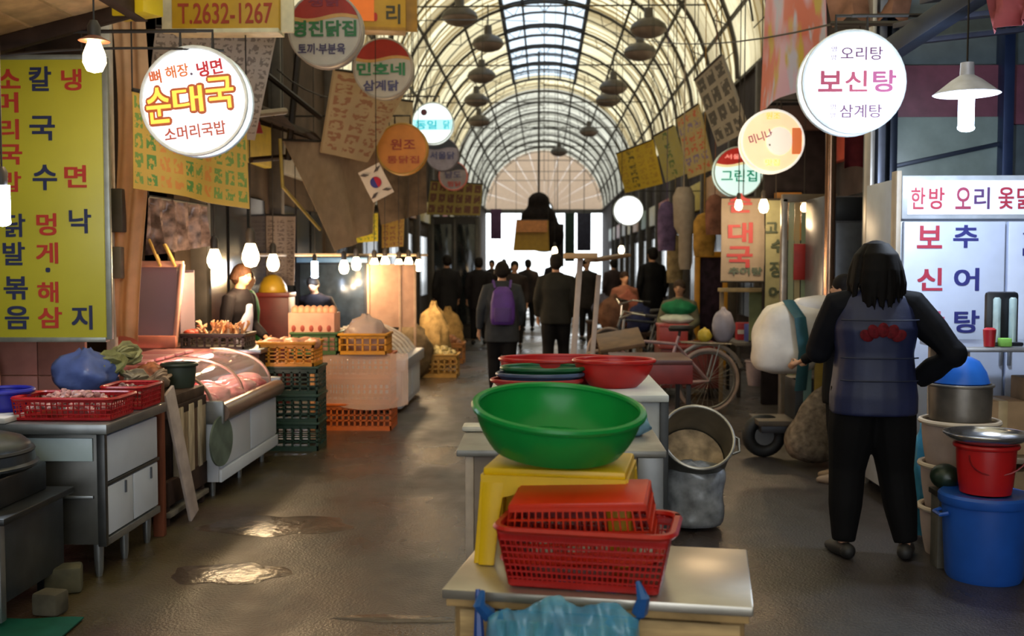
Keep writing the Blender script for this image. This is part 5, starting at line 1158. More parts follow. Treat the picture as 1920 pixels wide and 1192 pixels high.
for d, x in ((d1, .6), (d2, .65)): q = MB(); q.box((x, -.022, 1.0), (.02, .02, .22)); q.build('handle', M('#8a8f98', .3, .6), d, bevel=.004)
for x in (.06, W-.06): q = MB(); q.box((x, .1, .04), (.08, .12, .08)); q.build('foot', DARK, t)
def ft(s, x, y, w, h, m, b=.02, yy=-.014): text(t, s, S(x-1690, FY), 1.5+S(495-y, FY), S(w, FY), S(h, FY), m, y=yy, bold=b)
RI = M('#b03048', .5, var=0); NI = M('#2c2f7a', .5, var=0)
for s, x, w, c in (('한', 1718, 26, RI), ('방', 1752, 28, RI), ('오', 1800, 28, M('#a03a5a', .5, var=0)), ('리', 1834, 28, M('#5a3a70', .5, var=0)), ('옻', 1878, 28, RI), ('닭', 1912, 28, RI)): ft(s, x, 374, w, 40, c, .02, -.02)
for s, x, y, m in (('보', 1741, 445, RI), ('신', 1743, 523, RI), ('탕', 1748, 603, M('#c25a78', .5, var=0)), ('추', 1807, 444, NI), ('어', 1810, 523, NI), ('탕', 1812, 601, NI)): ft(s, x, y, 46, 42, m, .03)
ft('곰', 1928, 440, 34, 28, NI, .02); ft('탕', 1928, 478, 34, 28, NI, .02)
# ---- dark stall interior behind and above the fridge
t = thing('stall_interior', 'navy and grey steel framed stall wall above the white fridge', 'stall', (2.26, 7.35, 0))
counter_box(t, -.05, 1.2, .1, .16, 0, 3.4, M('#4f5a60', .5, var=.12), 'back_panel'); counter_box(t, -.02, 1.2, .06, .1, 2.45, 2.85, M('#6a3a48', .6, var=.15), 'red_panel', .004)
for x, c, w in ((-.06, '#b0aca8', .03), (-.01, '#6a7080', .05), (.07, '#222a3a', .05), (.82, '#2c3a5c', .07)): counter_box(t, x, x+w, -.04, .1, 0, 3.3, M(c, .35, .5, var=.1), 'post', .004)
q = MB(); q.bar((.1, .03, 2.16), (.85, .03, 2.32), .035, .03); q.build('brace', M('#2c3444', .4, .4), t, bevel=.004)
counter_box(t, .1, .84, .05, .09, 1.9, 2.5, M('#7d8a86', .35, var=.08), 'panel', .003)
# ---- dark sloping eave on the right
t = thing('eave', 'dark sloping eave beam over the right stalls', 'awning', (2.3, 6.0, 2.75))
q = MB(); q.bar((-.25, 1.4, .0), (.15, -.9, .3), .1, .12); q.build('edge_beam', M('#1f2636', .5, .2), t, bevel=.006)
for k in range(5): q = MB(); q.box((.35+.02*k, 1.1-.42*k, .22+.05*k), (.95, .4, .03), rot=(R(8), R(-6), 0)); q.build('sheet', M('#3a3c4c', .6, var=.2), t, bevel=.003)
banner('torn_awning', 'pinkish torn awning cloth at the top right corner', 'awning', ((1845, -30, 5.2), (1990, -40, 4.9), (1985, 20, 4.9), (1850, 62, 5.2)), M('#b06068', .8, var=.2, trans=.2), wav=.05, f=5, parts=False)
banner('brown_awning', 'rust and grey awning cloth above the lit white sign', 'awning', ((1540, -40, 7.6), (1720, -50, 7.4), (1700, 38, 7.2), (1560, 40, 7.4)), M('#86604f', .8, var=.4, scale=4), wav=.05, f=4, parts=False)
P = [at(1560, 44, 7.3), at(1770, 44, 6.6)]; solo(MB().tube([P[0]-P[0], P[1]-P[0]], .018, 6), 'sign_rail', DARK, 'black rail above the lit white round sign', 'rail', P[0])
# ---- tall steel cabinet left of the fridge
t = thing('steel_cabinet', 'tall stainless cabinet with black vent panel behind the woman', 'cabinet', (at(1600, 480, 8.9).x, 8.9, 0)); w = S(112, 8.9)
counter_box(t, -w/2, w/2, 0, .6, .06, 2.06, M('#77757c', .3, .7, var=.12)); counter_box(t, -w/2+.1, w/2-.01, -.012, 0, 1.86, 2.05, M('#15161c', .4), 'vent_panel', .003); counter_box(t, -w/2+.1, w/2-.01, -.014, 0, .3, 1.84, M('#6c6f78', .3, .6), 'door', .004)
q = MB(); q.tube([(-w/2+.04, -.05, 0), (-w/2+.04, -.05, 2.6)], .045, 12); q.build('flue', M('#c09a80', .2, .9, var=.1), t)
for x in (-.2, .2): counter_box(t, x-.03, x+.03, .05, .5, 0, .06, DARK, 'foot', .003)
# ---- plastic strip door and signs between
t = thing('strip_door', 'stall doorway hung with greenish clear plastic strips', 'curtain', (at(1512, 600, 9.6).x, 9.6, 0)); w = S(70, 9.6)
for k in range(7): q = MB(); x = -w/2+w*k/6; q.sheet(lambda u, v: (x+.05*u, .012*math.sin(v*6+k)+.01*(k % 2), 2.05-1.95*v), 2, 8, (0, .003, 0)); q.build('strip', glassy(('#b9c4a0', '#c2b48c', '#9fae92')[k % 3], .4, .2), t, ang=80)
for x in (-w/2-.04, w/2+.06): counter_box(t, x-.025, x+.025, -.03, .05, 0, 2.08, M('#a09488', .3, .6), 'post', .004)
counter_box(t, -w/2-.06, w/2+.08, -.03, .05, 2.05, 2.12, M('#6a5a44', .5), 'lintel', .004)
q = MB(); q.box((-.07, -.04, 1.52), (.12, .01, .32)); q.build('red_notice', M('#a82a24', .5, var=.1), t, bevel=.004)
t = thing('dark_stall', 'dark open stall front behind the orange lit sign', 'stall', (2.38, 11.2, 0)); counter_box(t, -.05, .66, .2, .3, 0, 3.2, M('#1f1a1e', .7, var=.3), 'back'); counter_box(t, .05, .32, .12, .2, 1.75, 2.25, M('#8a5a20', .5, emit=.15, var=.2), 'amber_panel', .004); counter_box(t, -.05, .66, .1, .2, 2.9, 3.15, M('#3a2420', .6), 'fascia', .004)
p = at(1612, 305, 8.1); t = thing('red_cloth', 'dark red cloth hanging below the lit white sign', 'cloth', (p.x, 8.15, p.z)); MB().sheet(lambda u, v: (-.1+.24*u, .02*math.sin(u*9), .28-.32*v+.02*math.sin(u*5)), 8, 5, (0, .004, 0)).build('cloth', M('#5a1c24', .8, var=.2), t, ang=80)
q = MB(); q.tube([(-.1, 0, .28), (.14, 0, .28)], .01, 5); q.build('rod', DARK, t); q = MB(); q.tube([(0, 0, .28), (0, 0, roofz(p.x)-p.z)], .005, 5); q.build('cord', DARK, t)
# ---- vertical banners
def vban(label, px0, px1, py0, py1, Y, mat, chars, lean=0):
    p = at((px0+px1)/2, py1, Y); w, h = S(px1-px0, Y), S(py1-py0, Y); t = thing('vertical_banner', label, 'banner', p, 0, 'vertical banners of the right row')
    MB().sheet(lambda u, v: ((u-.5)*w+lean*(1-v), .008*math.sin(v*8), h*(1-v)), 4, 12, (0, .004, 0)).build('cloth', mat, t, ang=80)
    for a_, b_, r_, nm in (((-w/2+lean, 0, h), (w/2+lean, 0, h), .012, 'top_rod'), ((-w/2, 0, 0), (w/2, 0, 0), .012, 'bottom_rod'), ((lean, 0, h), (lean, 0, roofz(p.x)-p.z), .006, 'cord')): q = MB(); q.tube([a_, b_], r_, 6); q.build(nm, DARK, t)
    for s, x, y, cw, ch, m in chars: text(t, s, S(x-(px0+px1)/2, Y), S(py1-y, Y), S(cw, Y), S(ch, Y), m, y=-.012, bold=.04)
RV = M('#a83a40', .6, var=0); BV = M('#2f3a2c', .6, var=0)
vban('cream vertical banner with two big red characters', 1352, 1432, 372, 528, 11.4, M('#a89a8c', .7, var=.08, trans=.2), (('순', 1386, 382, 44, 36, RV), ('대', 1387, 437, 46, 38, RV), ('국', 1386, 482, 48, 40, RV), ('추어탕', 1397, 508, 62, 14, M('#4a5a50', .6, var=0))))
vban('pale green vertical banner with dark single characters', 1434, 1470, 376, 606, 11.2, M('#8f8e70', .7, var=.12, trans=.2), (('고', 1444, 428, 22, 20, BV), ('수', 1456, 462, 26, 24, BV), ('장', 1454, 505, 26, 30, BV), ('어', 1452, 548, 24, 22, BV)))
vban('plain grey green lower banner under the cream one', 1404, 1442, 540, 640, 11.8, M('#77805f', .7, var=.1), ())
t = thing('shelf_plank', 'tan plank shelf at the foot of the cream vertical banner', 'shelf', (*at(1396, 540, 11.6)[:2], 0)); z = at(1396, 540, 11.6).z; counter_box(t, -.27, .27, -.1, .12, z-.04, z, M('#a08a60', .6), 'plank', .004)
for x in (-.24, .24): counter_box(t, x-.02, x+.02, 0, .05, 0, z-.04, M('#6a5a44', .6), 'leg', .003)
# ---- yellow framed cabinet, cream roll, hanging clothes
t = thing('yellow_cabinet', 'orange yellow framed cabinet with dark inside', 'cabinet', (at(1332, 650, 15.5).x, 15.5, 0)); YF = M('#b8801c', .5, var=.1)
counter_box(t, -.19, .19, 0, .4, .1, 1.6, M('#2a1c28', .7, var=.4), 'inside')
for x in (-.2, .2): counter_box(t, x-.035, x+.035, -.04, .04, 0, 1.65, YF, 'post', .006)
counter_box(t, -.235, .235, -.04, .04, 1.6, 1.68, YF, 'top_rail', .006); counter_box(t, -.235, .235, -.04, .04, .28, .34, YF, 'lower_rail', .006)
p = at(1285, 505, 15.5); q = MB(); q.loft([(0, 0, 0, .08, .08), (0, 0, .1, .1, .1), (.0, 0, .5, .1, .1), (-.02, 0, .62, .15, .14), (-.03, 0, 1.05, .16, .15), (-.03, 0, 1.18, .1, .1)], 18); q.tube([(-.03, 0, 1.15), (-.03, 0, roofz(p.x)-p.z)], .01, 5); solo(q, 'hanging_roll', M('#948678', .7, var=.12), 'long cream wrapped roll hanging in the right row', 'roll', p)
for k, (px, py0, py1, Y, w, c, lb) in enumerate(((1250, 378, 470, 17, .3, '#5a4a6a', 'purple grey garment hanging left of the cream roll'), (1265, 440, 530, 17.5, .28, '#77694f', 'ochre garment hanging below the purple one'), (1320, 400, 480, 14.5, .3, '#a07838', 'mustard garment hanging right of the cream roll'), (1340, 365, 440, 14, .25, '#7a5040', 'brown garment hanging behind the lit green sign'))):
    p = at(px, py1, Y); h = S(py1-py0, Y); q = MB(); q.loft([(0, 0, 0, w*.45, .06), (0, 0, h*.4, w*.5, .07), (0, 0, h*.8, w*.48, .07), (0, 0, h*.95, w*.3, .05), (0, 0, h, w*.08, .03)], 16); q.tube([(0, 0, h*.98), (0, 0, roofz(p.x)-p.z)], .006, 5); solo(q, 'hanging_garment', M(c, .85, var=.3, scale=8), lb, 'garment', p, group='garments hanging in the right row')
# ---- cargo cart with sacks behind the woman
t = thing('cargo_scooter', 'loaded delivery scooter with small black tyres behind the woman', 'scooter', (at(1480, 860, 8.3).x, 8.3, 0)); BK = M('#17171a', .6)
for x in (-.2, .55):
    q = MB(); q.ring((x, 0, .17), .12, .05, 'y', 28, 10); w_ = q.build('tyre', BK, t); q = MB(); q.lathe([(.075, -.03), (.075, .03)], 16); q.map(lambda v: (x+v.x, v.z, .17+v.y)); q.build('hub', M('#6a6a6c', .4, .6), w_)
q = MB(); q.bar((-.25, 0, .24), (.6, 0, .24), .3, .06); q.bar((.5, 0, .24), (.62, 0, .9), .06); q.bar((.62, -.25, .9), (.62, .25, .9), .03); q.build('frame', M('#3a3a40', .4, .4), t, bevel=.005)
counter_box(t, -.28, .5, -.2, .2, .27, .31, M('#4a4038', .6), 'deck', .004)
counter_box(t, .0, .36, -.16, .2, .31, .62, M('#20242a', .5), 'cargo_box', .01)
counter_box(t, .06, .12, -.175, -.16, .34, 1.02, M('#6a8a86', .5, var=.1), 'teal_panel', .003); counter_box(t, .14, .22, -.18, -.16, .34, 1.02, M('#a08438', .5, var=.1), 'ochre_panel', .003); counter_box(t, .22, .36, -.17, .1, .62, 1.0, M('#1b1c1c', .7), 'black_box', .01)
X = at(1480, 860, 8.3).x
sack('burlap_sack', 'grey brown burlap sack slumped on the scooter side', (X+.1, 7.98, .02), .52, .36, .56, M('#7d7064', .9, var=.3, scale=25, bump=.4), 61, top=.45, lean=(.08, 0), crumple=.05, p=2.6)
def pillow(q, w, d, h): q.ell((0, 0, h/2), (w/2, d/2, h/2), 20, 12)
sack('white_sack', 'bulging white sack on top of the scooter load', (X-.06, 8.28, .66), .52, .42, .54, M('#e0d6cc', .5, var=.08), 62, top=.9, lean=(.08, 0), crumple=.035, p=4)
sack('white_sack', 'white quilted bundle to the right on the scooter load', (X+.28, 8.36, .98), .56, .4, .27, M('#ddd8dc', .5, var=.06), 63, top=.95, crumple=.03, p=4)
q = MB(); q.tube([(-.05, -.1, 1.22), (.0, -.27, 1.1), (.03, -.29, .85), (.02, -.22, .55)], .05, 8, flat=.25); solo(q, 'strap', M('#2a5660', .6), 'dark teal strap across the white sack on the scooter', 'strap', (X, 8.28, 0))
# ---- small goods at the right kerb
for k, (px, Y, w, h, z, c, lb, nm) in enumerate(((1398, 12.5, .22, .2, .62, '#a82028', 'small red carton on the kerb table', 'carton'), (1412, 12.2, .16, .2, .62, '#3a4a9a', 'small blue carton on the kerb table', 'carton'), (1425, 12.0, .2, .3, .62, '#b9aeb0', 'pale packet standing right of the blue carton', 'carton'), (1440, 12.6, .18, .22, .62, '#9a2430', 'dark red carton behind the pale packet', 'carton'))):
    x = at(px, 640, Y).x; t = thing(nm, lb, 'carton', (x, Y, z), R(10*k), 'small cartons on the kerb table'); counter_box(t, -w/2, w/2, -.08, .08, 0, h, M(c, .5, var=.08), 'box', .006); counter_box(t, -w/2-.001, w/2+.001, -.082, -.078, h*.35, h*.6, M('#d0c4b8', .5), 'printed_band', .001)
t = thing('kerb_table', 'low grey table with small cartons at the right kerb', 'table', (at(1420, 700, 12.3).x, 12.3, 0)); counter_box(t, -.3, .3, -.3, .5, .58, .62, M('#5a5450', .6), 'top', .005); 
for x in (-.26, .26):
    for y in (-.26, .46): counter_box(t, x-.02, x+.02, y-.02, y+.02, 0, .58, DARK, 'leg', .003)
for k, (px, py, c, lb) in enumerate(((1418, 722, '#a8949a', 'pinkish bucket before the kerb table'), (1452, 726, '#77636a', 'mauve bucket right of the pinkish one'))): 
    p = flo(px, py); basin('bucket', lb, (p.x, p.y, 0), .1, .13, .3, M(c, .5, var=.1), cat='bucket', group='buckets at the kerb')
# ---- tub stack, pot and dome basin
p = at(1797, 900, 5.55); BX, BY = p.x, 5.55
TB = M('#b8a49a', .5, var=.1); TR = M('#cfbda6', .5, var=.08)
for k in range(3):
    basin('beige_tub', ('lowest beige tub of the stack by the fridge', 'middle beige tub of the stack by the fridge', 'top beige tub of the stack by the fridge')[k], (BX, BY, .225*k+.0), .155, .185, .24, TB, cat='tub', rimw=.014, group='stacked beige tubs', rimmat=TR)
basin('steel_pot', 'steel pot standing on the beige tubs', (BX+.0, BY, .70), .15, .155, .18, M('#7d766e', .35, .6, var=.2), cat='pot', rimw=.008)
q = MB(); q.lathe([(.135, 0), (.142, .005), (.125, .06), (.09, .115), (.05, .135), (.001, .138)], 32); solo(q, 'blue_bowl', M('#2f74d8', .3, var=.08, trans=.2), 'bright blue bowl upturned on the steel pot', 'bowl', (BX, BY, .888))
# ---- blue barrel, red bucket, silver basin
p = flo(1842, 1080); t = thing('blue_barrel', 'blue plastic barrel with lid at the lower right', 'barrel', (p.x, 5.12, 0)); BB = M('#1a4fa8', .4, var=.08)
q = MB(); q.lathe([(.001, 0), (.165, 0), (.175, .02), (.195, .36), (.001, .36)], 36); q.build('body', BB, t); q = MB(); q.lathe([(.001, .36), (.205, .36), (.212, .37), (.212, .40), (.2, .412), (.16, .412), (.15, .405), (.001, .405)], 36); q.build('lid', BB, t)
for s in (-1, 1): q = MB(); q.tube([(s*.19, -.05, .32), (s*.225, -.04, .31), (s*.225, .04, .31), (s*.19, .05, .32)], .01, 6); q.build('handle', BB, t)
rx = p.x+.0; t2 = basin('red_bucket', 'bright red bucket standing on the blue barrel lid', (rx, 5.12, .413), .115, .135, .225, M('#b0181a', .35, var=.06), cat='bucket')
q = MB(); q.tube([(.135*math.cos(a_), -.14+.02*math.sin(a_), .2-.1*math.sin(a_)) for a_ in [PI*k/12 for k in range(13)]], .004, 5); q.build('handle', M('#8a1a1a', .4), t2)
basin('silver_basin', 'wide shallow silver basin on top of the red bucket', (rx, 5.12, .645), .12, .19, .05, M('#b5b5b8', .2, .9, var=.05), rimw=.006)
blob('green_melon', 'dark green melon behind the red bucket', 'melon', (at(1772, 905, 5.3).x, 5.3, .0), [((0, 0, .45), (.075, .075, .065), 16, 10)], M('#1c2c20', .4, var=.3, scale=20), .015, 2)
t = thing('crate_stand', 'dark crate stand under the green melon', 'stand', (at(1772, 905, 5.3).x, 5.3, 0)); counter_box(t, -.06, .06, -.06, .06, .36, .388, DARK, 'top', .004); counter_box(t, -.05, .05, -.05, .05, 0, .36, M('#5a564e', .6), 'body', .004)
q = bag('plastic_bag', 'turquoise plastic bag hanging beside the beige tubs', (at(1727, 960, 5.85).x, 5.85, .02), .15, .13, .62, M('#4aa0c0', .35, var=.25, trans=.3), 71, crumple=.14)
# ---- steel prep table with cup rack
TX = at(1870, 650, 5.75).x
t = thing('prep_table', 'steel topped prep table before the white fridge', 'table', (TX+.15, 5.95, 0)); counter_box(t, -.36, .6, -.2, .38, 1.03, 1.06, M('#a9acb4', .3, .7, var=.08), 'top', .006)
counter_box(t, -.3, .6, -.15, .36, .42, .45, M('#7a6a58', .6), 'shelf', .004)
for x in (-.3, .55):
    for y in (-.15, .33): counter_box(t, x-.02, x+.02, y-.02, y+.02, 0, 1.03, M('#a08c74', .5), 'leg', .003)
for k, (x, z0, w, h, c, lb) in enumerate(((-.1, .45, .26, .3, '#a88a6a', 'tan carton on the prep table shelf, left one'), (.16, .45, .22, .42, '#8a7458', 'taller brown carton on the prep table shelf'), (.12, .0, .3, .36, '#9a8060', 'big brown carton under the prep table'), (-.14, 0, .18, .3, '#6a5c50', 'dark narrow carton under the prep table'))):
    t = thing('carton', lb, 'carton', (TX+.15+x+.06, 6.05, z0), 0, 'cartons under the prep table'); counter_box(t, -w/2, w/2, -.13, .13, 0, h-.004, M(c, .7, var=.12), 'box', .005); counter_box(t, -.025, .025, -.132, .132, .0, h-.002, M('#b8a078', .5), 'tape', .001)
t = thing('cup_rack', 'black rack with two clear cup tubes on the prep table', 'rack', (at(1885, 640, 5.8).x, 5.82, 1.061)); counter_box(t, -.09, .09, .02, .06, 0, .29, M('#14171e', .4), 'back', .02)
counter_box(t, -.09, .09, -.04, .04, 0, .02, M('#14171e', .4), 'base', .006)
for x in (-.04, .045): q = MB(); q.lathe([(.02, .02), (.02, .25), (.012, .26)], 14, (x, .0, 0)); q.build('cup_tube', M('#9ab0b4', .15, var=.2), t)
q = MB(); q.lathe([(.001, 0), (.028, 0), (.034, .09), (.02, .1), (.001, .1)], 18); solo(q, 'red_cup', M('#b0202a', .4), 'red cup with lid left of the cup rack', 'cup', (at(1861, 640, 5.72).x, 5.76, 1.061))
solo(MB().box((0, 0, .022), (.06, .05, .045)), 'green_sponge', M('#8ac860', .7), 'light green sponge before the cup rack', 'sponge', (at(1893, 640, 5.7).x, 5.76, 1.061), bevel=.006)
# ================================================================ people
def hand(q, w, d, n, side, curl=.5, s=1.0):
    """palm and five fingers; w wrist, d hand direction, n palm normal, side towards the thumb"""
    w, d, n, side = Vector(w), Vector(d).normalized(), Vector(n).normalized(), Vector(side).normalized()
    q.tube([w-d*.03, w+d*.02, w+d*.05, w+d*.085], [.024*s, .027*s, .034*s, .032*s], 8, flat=.5)
    for i, (o, L) in enumerate(((.027, .07), (.009, .08), (-.009, .074), (-.026, .058))):
        b = w+d*.08+side*o*s; pts = [b]; dd = d.copy()
        for j in range(3):
            dd = (dd+n*curl*(.5+.2*j)).normalized(); pts.append(pts[-1]+dd*L*.36)
        q.tube(pts, [.0095*s, .009*s, .0085*s, .007*s], 6)
    b = w+d*.03+side*.028*s; q.tube([b, b+(side*.7+d*.6+n*.2)*.03, b+(side*.6+d*1.2+n*.5)*.05], [.012*s, .0105*s, .008*s], 6)
def person(label, x, y, H, rz, jacket, pants, hair, arms=None, legs=None, hem=.80, lean=0, voxel=.016, skin='#b98a6c', shoes='#1c1a1a', hairlen=.0, vest=None, drop=0, group=None, girth=1.0, z0=0, hat=None, head_turn=0, name='person', ag=1.0, lg=1.0, hs=1.0, bob=False):
    k = H/1.7; t = thing(name, label, 'person', (x, y, z0), rz, group)
    arms = arms or [((-.25, -.03, 1.10), (-.24, .05, .86)), ((.25, -.03, 1.10), (.24, .05, .86))]
    legs = legs or [((-.10, .02, .48), (-.11, -.03, .09), 0), ((.10, .03, .48), (.11, .02, .09), 0)]
    hz = .92-drop
    cl, sl = math.cos(lean), math.sin(lean)
    def up(p):   # lean the upper body about the hips and apply the overall size
        p = Vector(p); z = p.z-.92
        if z > 0: p = Vector((p.x, p.y*cl+z*sl, .92+z*cl-p.y*sl*.6))
        return Vector((p.x, p.y, p.z-drop))*k
    lo = lambda p: Vector(p)*k
    g = girth
    # --- body, one continuous surface
    q = MB()
    q.loft([(0, 0, .84, .14*g, .10*g), (0, 0, .95, .155*g, .11*g), (0, 0, 1.08, .135*g, .10*g), (0, 0, 1.25, .16*g, .11*g), (0, 0, 1.38, .17, .09), (0, 0, 1.44, .09, .07)], 16)
    q.tube([(0, -.01, 1.40), (0, 0, 1.50), (0, .01, 1.55)], [.062, .052, .05], 10)
    hb = MB(); hb.ell((0, 0, 1.60), (.074, .092, .102), 16, 12); hb.ell((0, .035, 1.545), (.052, .055, .05), 12, 8); hb.ell((0, .092, 1.578), (.014, .02, .02), 8, 6); hb.ell((0, .083, 1.595), (.009, .014, .025), 8, 6)
    for s in (-1, 1): hb.ell((s*.077, -.005, 1.59), (.009, .02, .03), 8, 6)
    ch, sh_ = math.cos(head_turn), math.sin(head_turn)
    ht = lambda v: Vector((v.x*ch-v.y*sh_, v.x*sh_+v.y*ch, v.z))
    hb.map(ht); q.add(hb.v, hb.f)
    for i, (e, w) in enumerate(arms):
        s = -1 if i == 0 else 1; e, w = Vector(e), Vector(w)
        q.tube([(s*.15, 0, 1.385), (s*.185, 0, 1.37), e*.5+Vector((s*.185, 0, 1.37))*.5, e, e*.5+w*.5, w], [.045, .052, .045, .036, .036, .024], 8)
        q.ell(e, .036, 8, 6); d = (w-e).normalized(); n = Vector((-s, .3, 0)); n = (n-d*n.dot(d)).normalized(); hand(q, w, d, n, d.cross(n)*(-s) if d.cross(n).y*(-s) > 0 else d.cross(n)*s)
    q.map(up)
    for i, (kn, an, ft) in enumerate(legs):
        s = -1 if i == 0 else 1; kn, an = Vector(kn), Vector(an); hp = Vector((s*.085, 0, hz-.02))
        q.tube([lo(hp+Vector((0, 0, .04))), lo(hp*.5+kn*.5), lo(kn), lo(kn*.6+an*.4), lo(an)], [.088*k*g, .072*k*g, .052*k, .052*k, .034*k], 10); q.ell(lo(kn), .052*k, 8, 6)
        f = Vector((math.sin(ft)*s, math.cos(ft), 0)); q.tube([lo(an-f*.03+Vector((0, 0, -.03))), lo(an+f*.06+Vector((0, 0, -.05))), lo(an+f*.13+Vector((0, 0, -.062)))], [.034*k, .032*k, .022*k], 8)
    q.soft('body', M(skin, .5, var=.06), t, voxel*k, 3)
    # --- trousers
    q = MB(); q.loft([tuple(up((0, 0, z)))+(a*g*k, b*g*k) for z, a, b in ((.80, .165, .125), (.88, .172, .135), (.98, .16, .125))], 16) if not drop else q.loft([(0, 0, (z-drop)*k, a*g*k, b*g*k) for z, a, b in ((.80, .17, .15), (.88, .175, .15), (.98, .16, .125))], 16)
    for i, (kn, an, ft) in enumerate(legs):
        s = -1 if i == 0 else 1; kn, an = Vector(kn), Vector(an); hp = Vector((s*.085, 0, hz-.02))
        q.tube([lo(hp+Vector((0, 0, .03))), lo(hp*.5+kn*.5), lo(kn), lo(kn*.5+an*.5), lo(an+Vector((0, 0, .0)))], [.105*k*g*lg, .096*k*g*lg, .074*k*g*lg, .068*k*g*lg, .056*k*lg], 12); q.ell(lo(kn), .074*k*g*lg, 8, 6)
    q.soft('trousers', M(pants, .8, var=.12), t, voxel*k, 3)
    # --- upper garment
    tor = [(0, 0, hem, .19*g, .145*g), (0, 0, hem+.1, .19*g, .15*g), (0, 0, 1.0, .178*g, .14*g), (0, 0, 1.12, .168*g, .135*g), (0, 0, 1.25, .188*g, .145*g), (0, 0, 1.36, .215 if vest else .185, .125), (0, 0, 1.42, .175 if vest else .14, .1), (0, 0, 1.47, .075, .072)]
    tor = [r for i, r in enumerate(tor) if i == 0 or r[2] > tor[0][2]+.05]
    q = MB()
    for i, (e, w) in enumerate(arms):
        s = -1 if i == 0 else 1; e, w = Vector(e), Vector(w)
        q.tube([(s*.12, 0, 1.385), (s*.185, 0, 1.375), e*.5+Vector((s*.19, 0, 1.37))*.5, e, e*.5+w*.5, w+(e-w)*.08], [.06*ag, .07*ag, .066*ag, .058*ag, .052*ag, .042*ag], 10); q.ell(e, .058*ag, 8, 6)
    if vest:
        q.map(up); q.soft('sleeves', M(jacket, .8, var=.1), t, voxel*k, 3); q = MB()
        q.loft(tor, 20, 2.5); q.map(up); vb = q.soft('vest', M(vest, .55, var=.15, scale=7, bump=.25, bscale=14), t, voxel*k, 3)
    else:
        q.loft(tor, 20, 2.5); q.map(up); q.soft('jacket', M(jacket, .75, var=.15), t, voxel*k, 3)
    # --- hair, face, shoes
    q = MB(); q.ell((0, -.012, 1.628), (.088, .1, .092), 16, 10); q.ell((0, -.035, 1.585), (.088, .082, .09), 14, 8)
    if hairlen: q.loft([(0, -.04, 1.60-hairlen, .085, .045), (0, -.045, 1.56-hairlen*.5, .108, .068), (0, -.035, 1.60, .102, .085), (0, -.02, 1.66, .085, .085)], 16)
    if bob:   # collar length hair: a crown and many strands hanging to uneven ends
        rnd = random.Random(8); q = MB(); q.ell((0, -.012, 1.622), (.096, .108, .1), 18, 12); q.ell((0, -.04, 1.56), (.1, .085, .09), 16, 10)
        for n_ in range(64):
            a_ = R(-90)+R(rnd.uniform(-118, 118)); e_ = rnd.uniform(1.385, 1.45)-.05*max(0, -math.sin(a_))**3; f_ = rnd.uniform(.94, 1.1)
            ca, sa = math.cos(a_), math.sin(a_)
            q.tube([(ca*.05, sa*.06-.01, 1.70), (ca*.1, sa*.105-.012, 1.64), (ca*.116*f_, sa*.112-.02, 1.56), (ca*.13*f_, sa*.1-.03, 1.49), (ca*(.115+.03*rnd.random())*f_, sa*.095-.03, e_)], [.014, .017, .018, .016, .005], 6)
    q.map(ht); q.map(up); q.soft('hair' if not hat else 'cap', M(hat or hair, .7 if not hat else .8, var=.25, scale=20, stretch=(3, 3, 1)), t, max(.006, voxel*k*(.6 if bob else .7)), 1 if bob else 2)
    q = MB()
    for s in (-1, 1): q.ell((s*.03, .083, 1.605), (.013, .007, .007), 8, 6)
    q.map(ht); q.map(up); q.build('eyes', M('#1a1412', .3), t)
    q = MB(); q.ell((0, .087, 1.545), (.02, .006, .006), 8, 6); q.map(ht); q.map(up); q.build('mouth', M('#8a4a44', .5), t)
    for i, (kn, an, ft) in enumerate(legs):
        s = -1 if i == 0 else 1; an = Vector(an); f = Vector((math.sin(ft)*s, math.cos(ft), 0)); q = MB()
        z = an.z-.09; q.tube([lo(an-f*.05+Vector((0, 0, -.042))), lo(an+f*.03+Vector((0, 0, -.045))), lo(an+f*.1+Vector((0, 0, -.055))), lo(an+f*.17+Vector((0, 0, -.062)))], [.04*k, .045*k, .042*k, .026*k], 10); q.ell(lo(an-f*.05+Vector((0, 0, -.045))), .042*k, 10, 8); q.ell(lo(an+f*.17+Vector((0, 0, -.064))), .026*k, 8, 6); q.build('shoe', M(shoes, .6), t)
    return t, up, k
# ---- the woman in the navy vest
P = flo(1627, 1040)
W_, up, k = person('woman in navy quilted vest and black clothes standing with hand on hip, seen from behind', P.x, 5.45, 1.6, R(-3), '#0d0e15', '#0b0a0c', '#0b0706',
    arms=[((-.27, .10, 1.12), (-.14, .34, 1.14)), ((.385, -.10, 1.12), (.235, .06, .955))], legs=[((-.125, .03, .48), (-.145, 0, .09), .25), ((.13, .03, .48), (.185, .0, .09), .35)], hem=.79, voxel=.0105, vest='#151d42', girth=1.2, ag=1.3, lg=1.12, bob=True)
q = MB(); rx, ry = .185*1.1, .145*1.16
def back(x, z):
    return (x, -(.145*1.2+.006)*(1-abs(x/.235)**2.5)**(1/2.5)-.004, z)
for j in range(5):   # red arched badge of five small lobes on the back of the vest
    a0 = R(150-30*j); c = (.095*math.cos(a0), 1.19+.06*math.sin(a0))
    q.ell(back(*c), (.03, .0045, .04), 12, 6, (0, PI/2-a0, -c[0]*1.5))
q.map(up); q.build('back_badge', M('#5e1019', .7, var=.3, scale=40), W_, label='red arched badge on the vest back')
for z in (.98, 1.10, 1.30):   # quilting seams
    q = MB(); q.tube([Vector(back(-.2+.4*i/14, z))+Vector((0, .003, 0)) for i in range(15)], .004, 5); q.map(up); q.build('seam', M('#141c38', .6), W_)
q = MB(); q.tube([(.07*math.cos(a_), -.02+.085*math.sin(a_), 1.475) for a_ in [2*PI*i/20 for i in range(21)]], .022, 8); q.map(up); q.build('collar', M('#16203e', .6), W_)
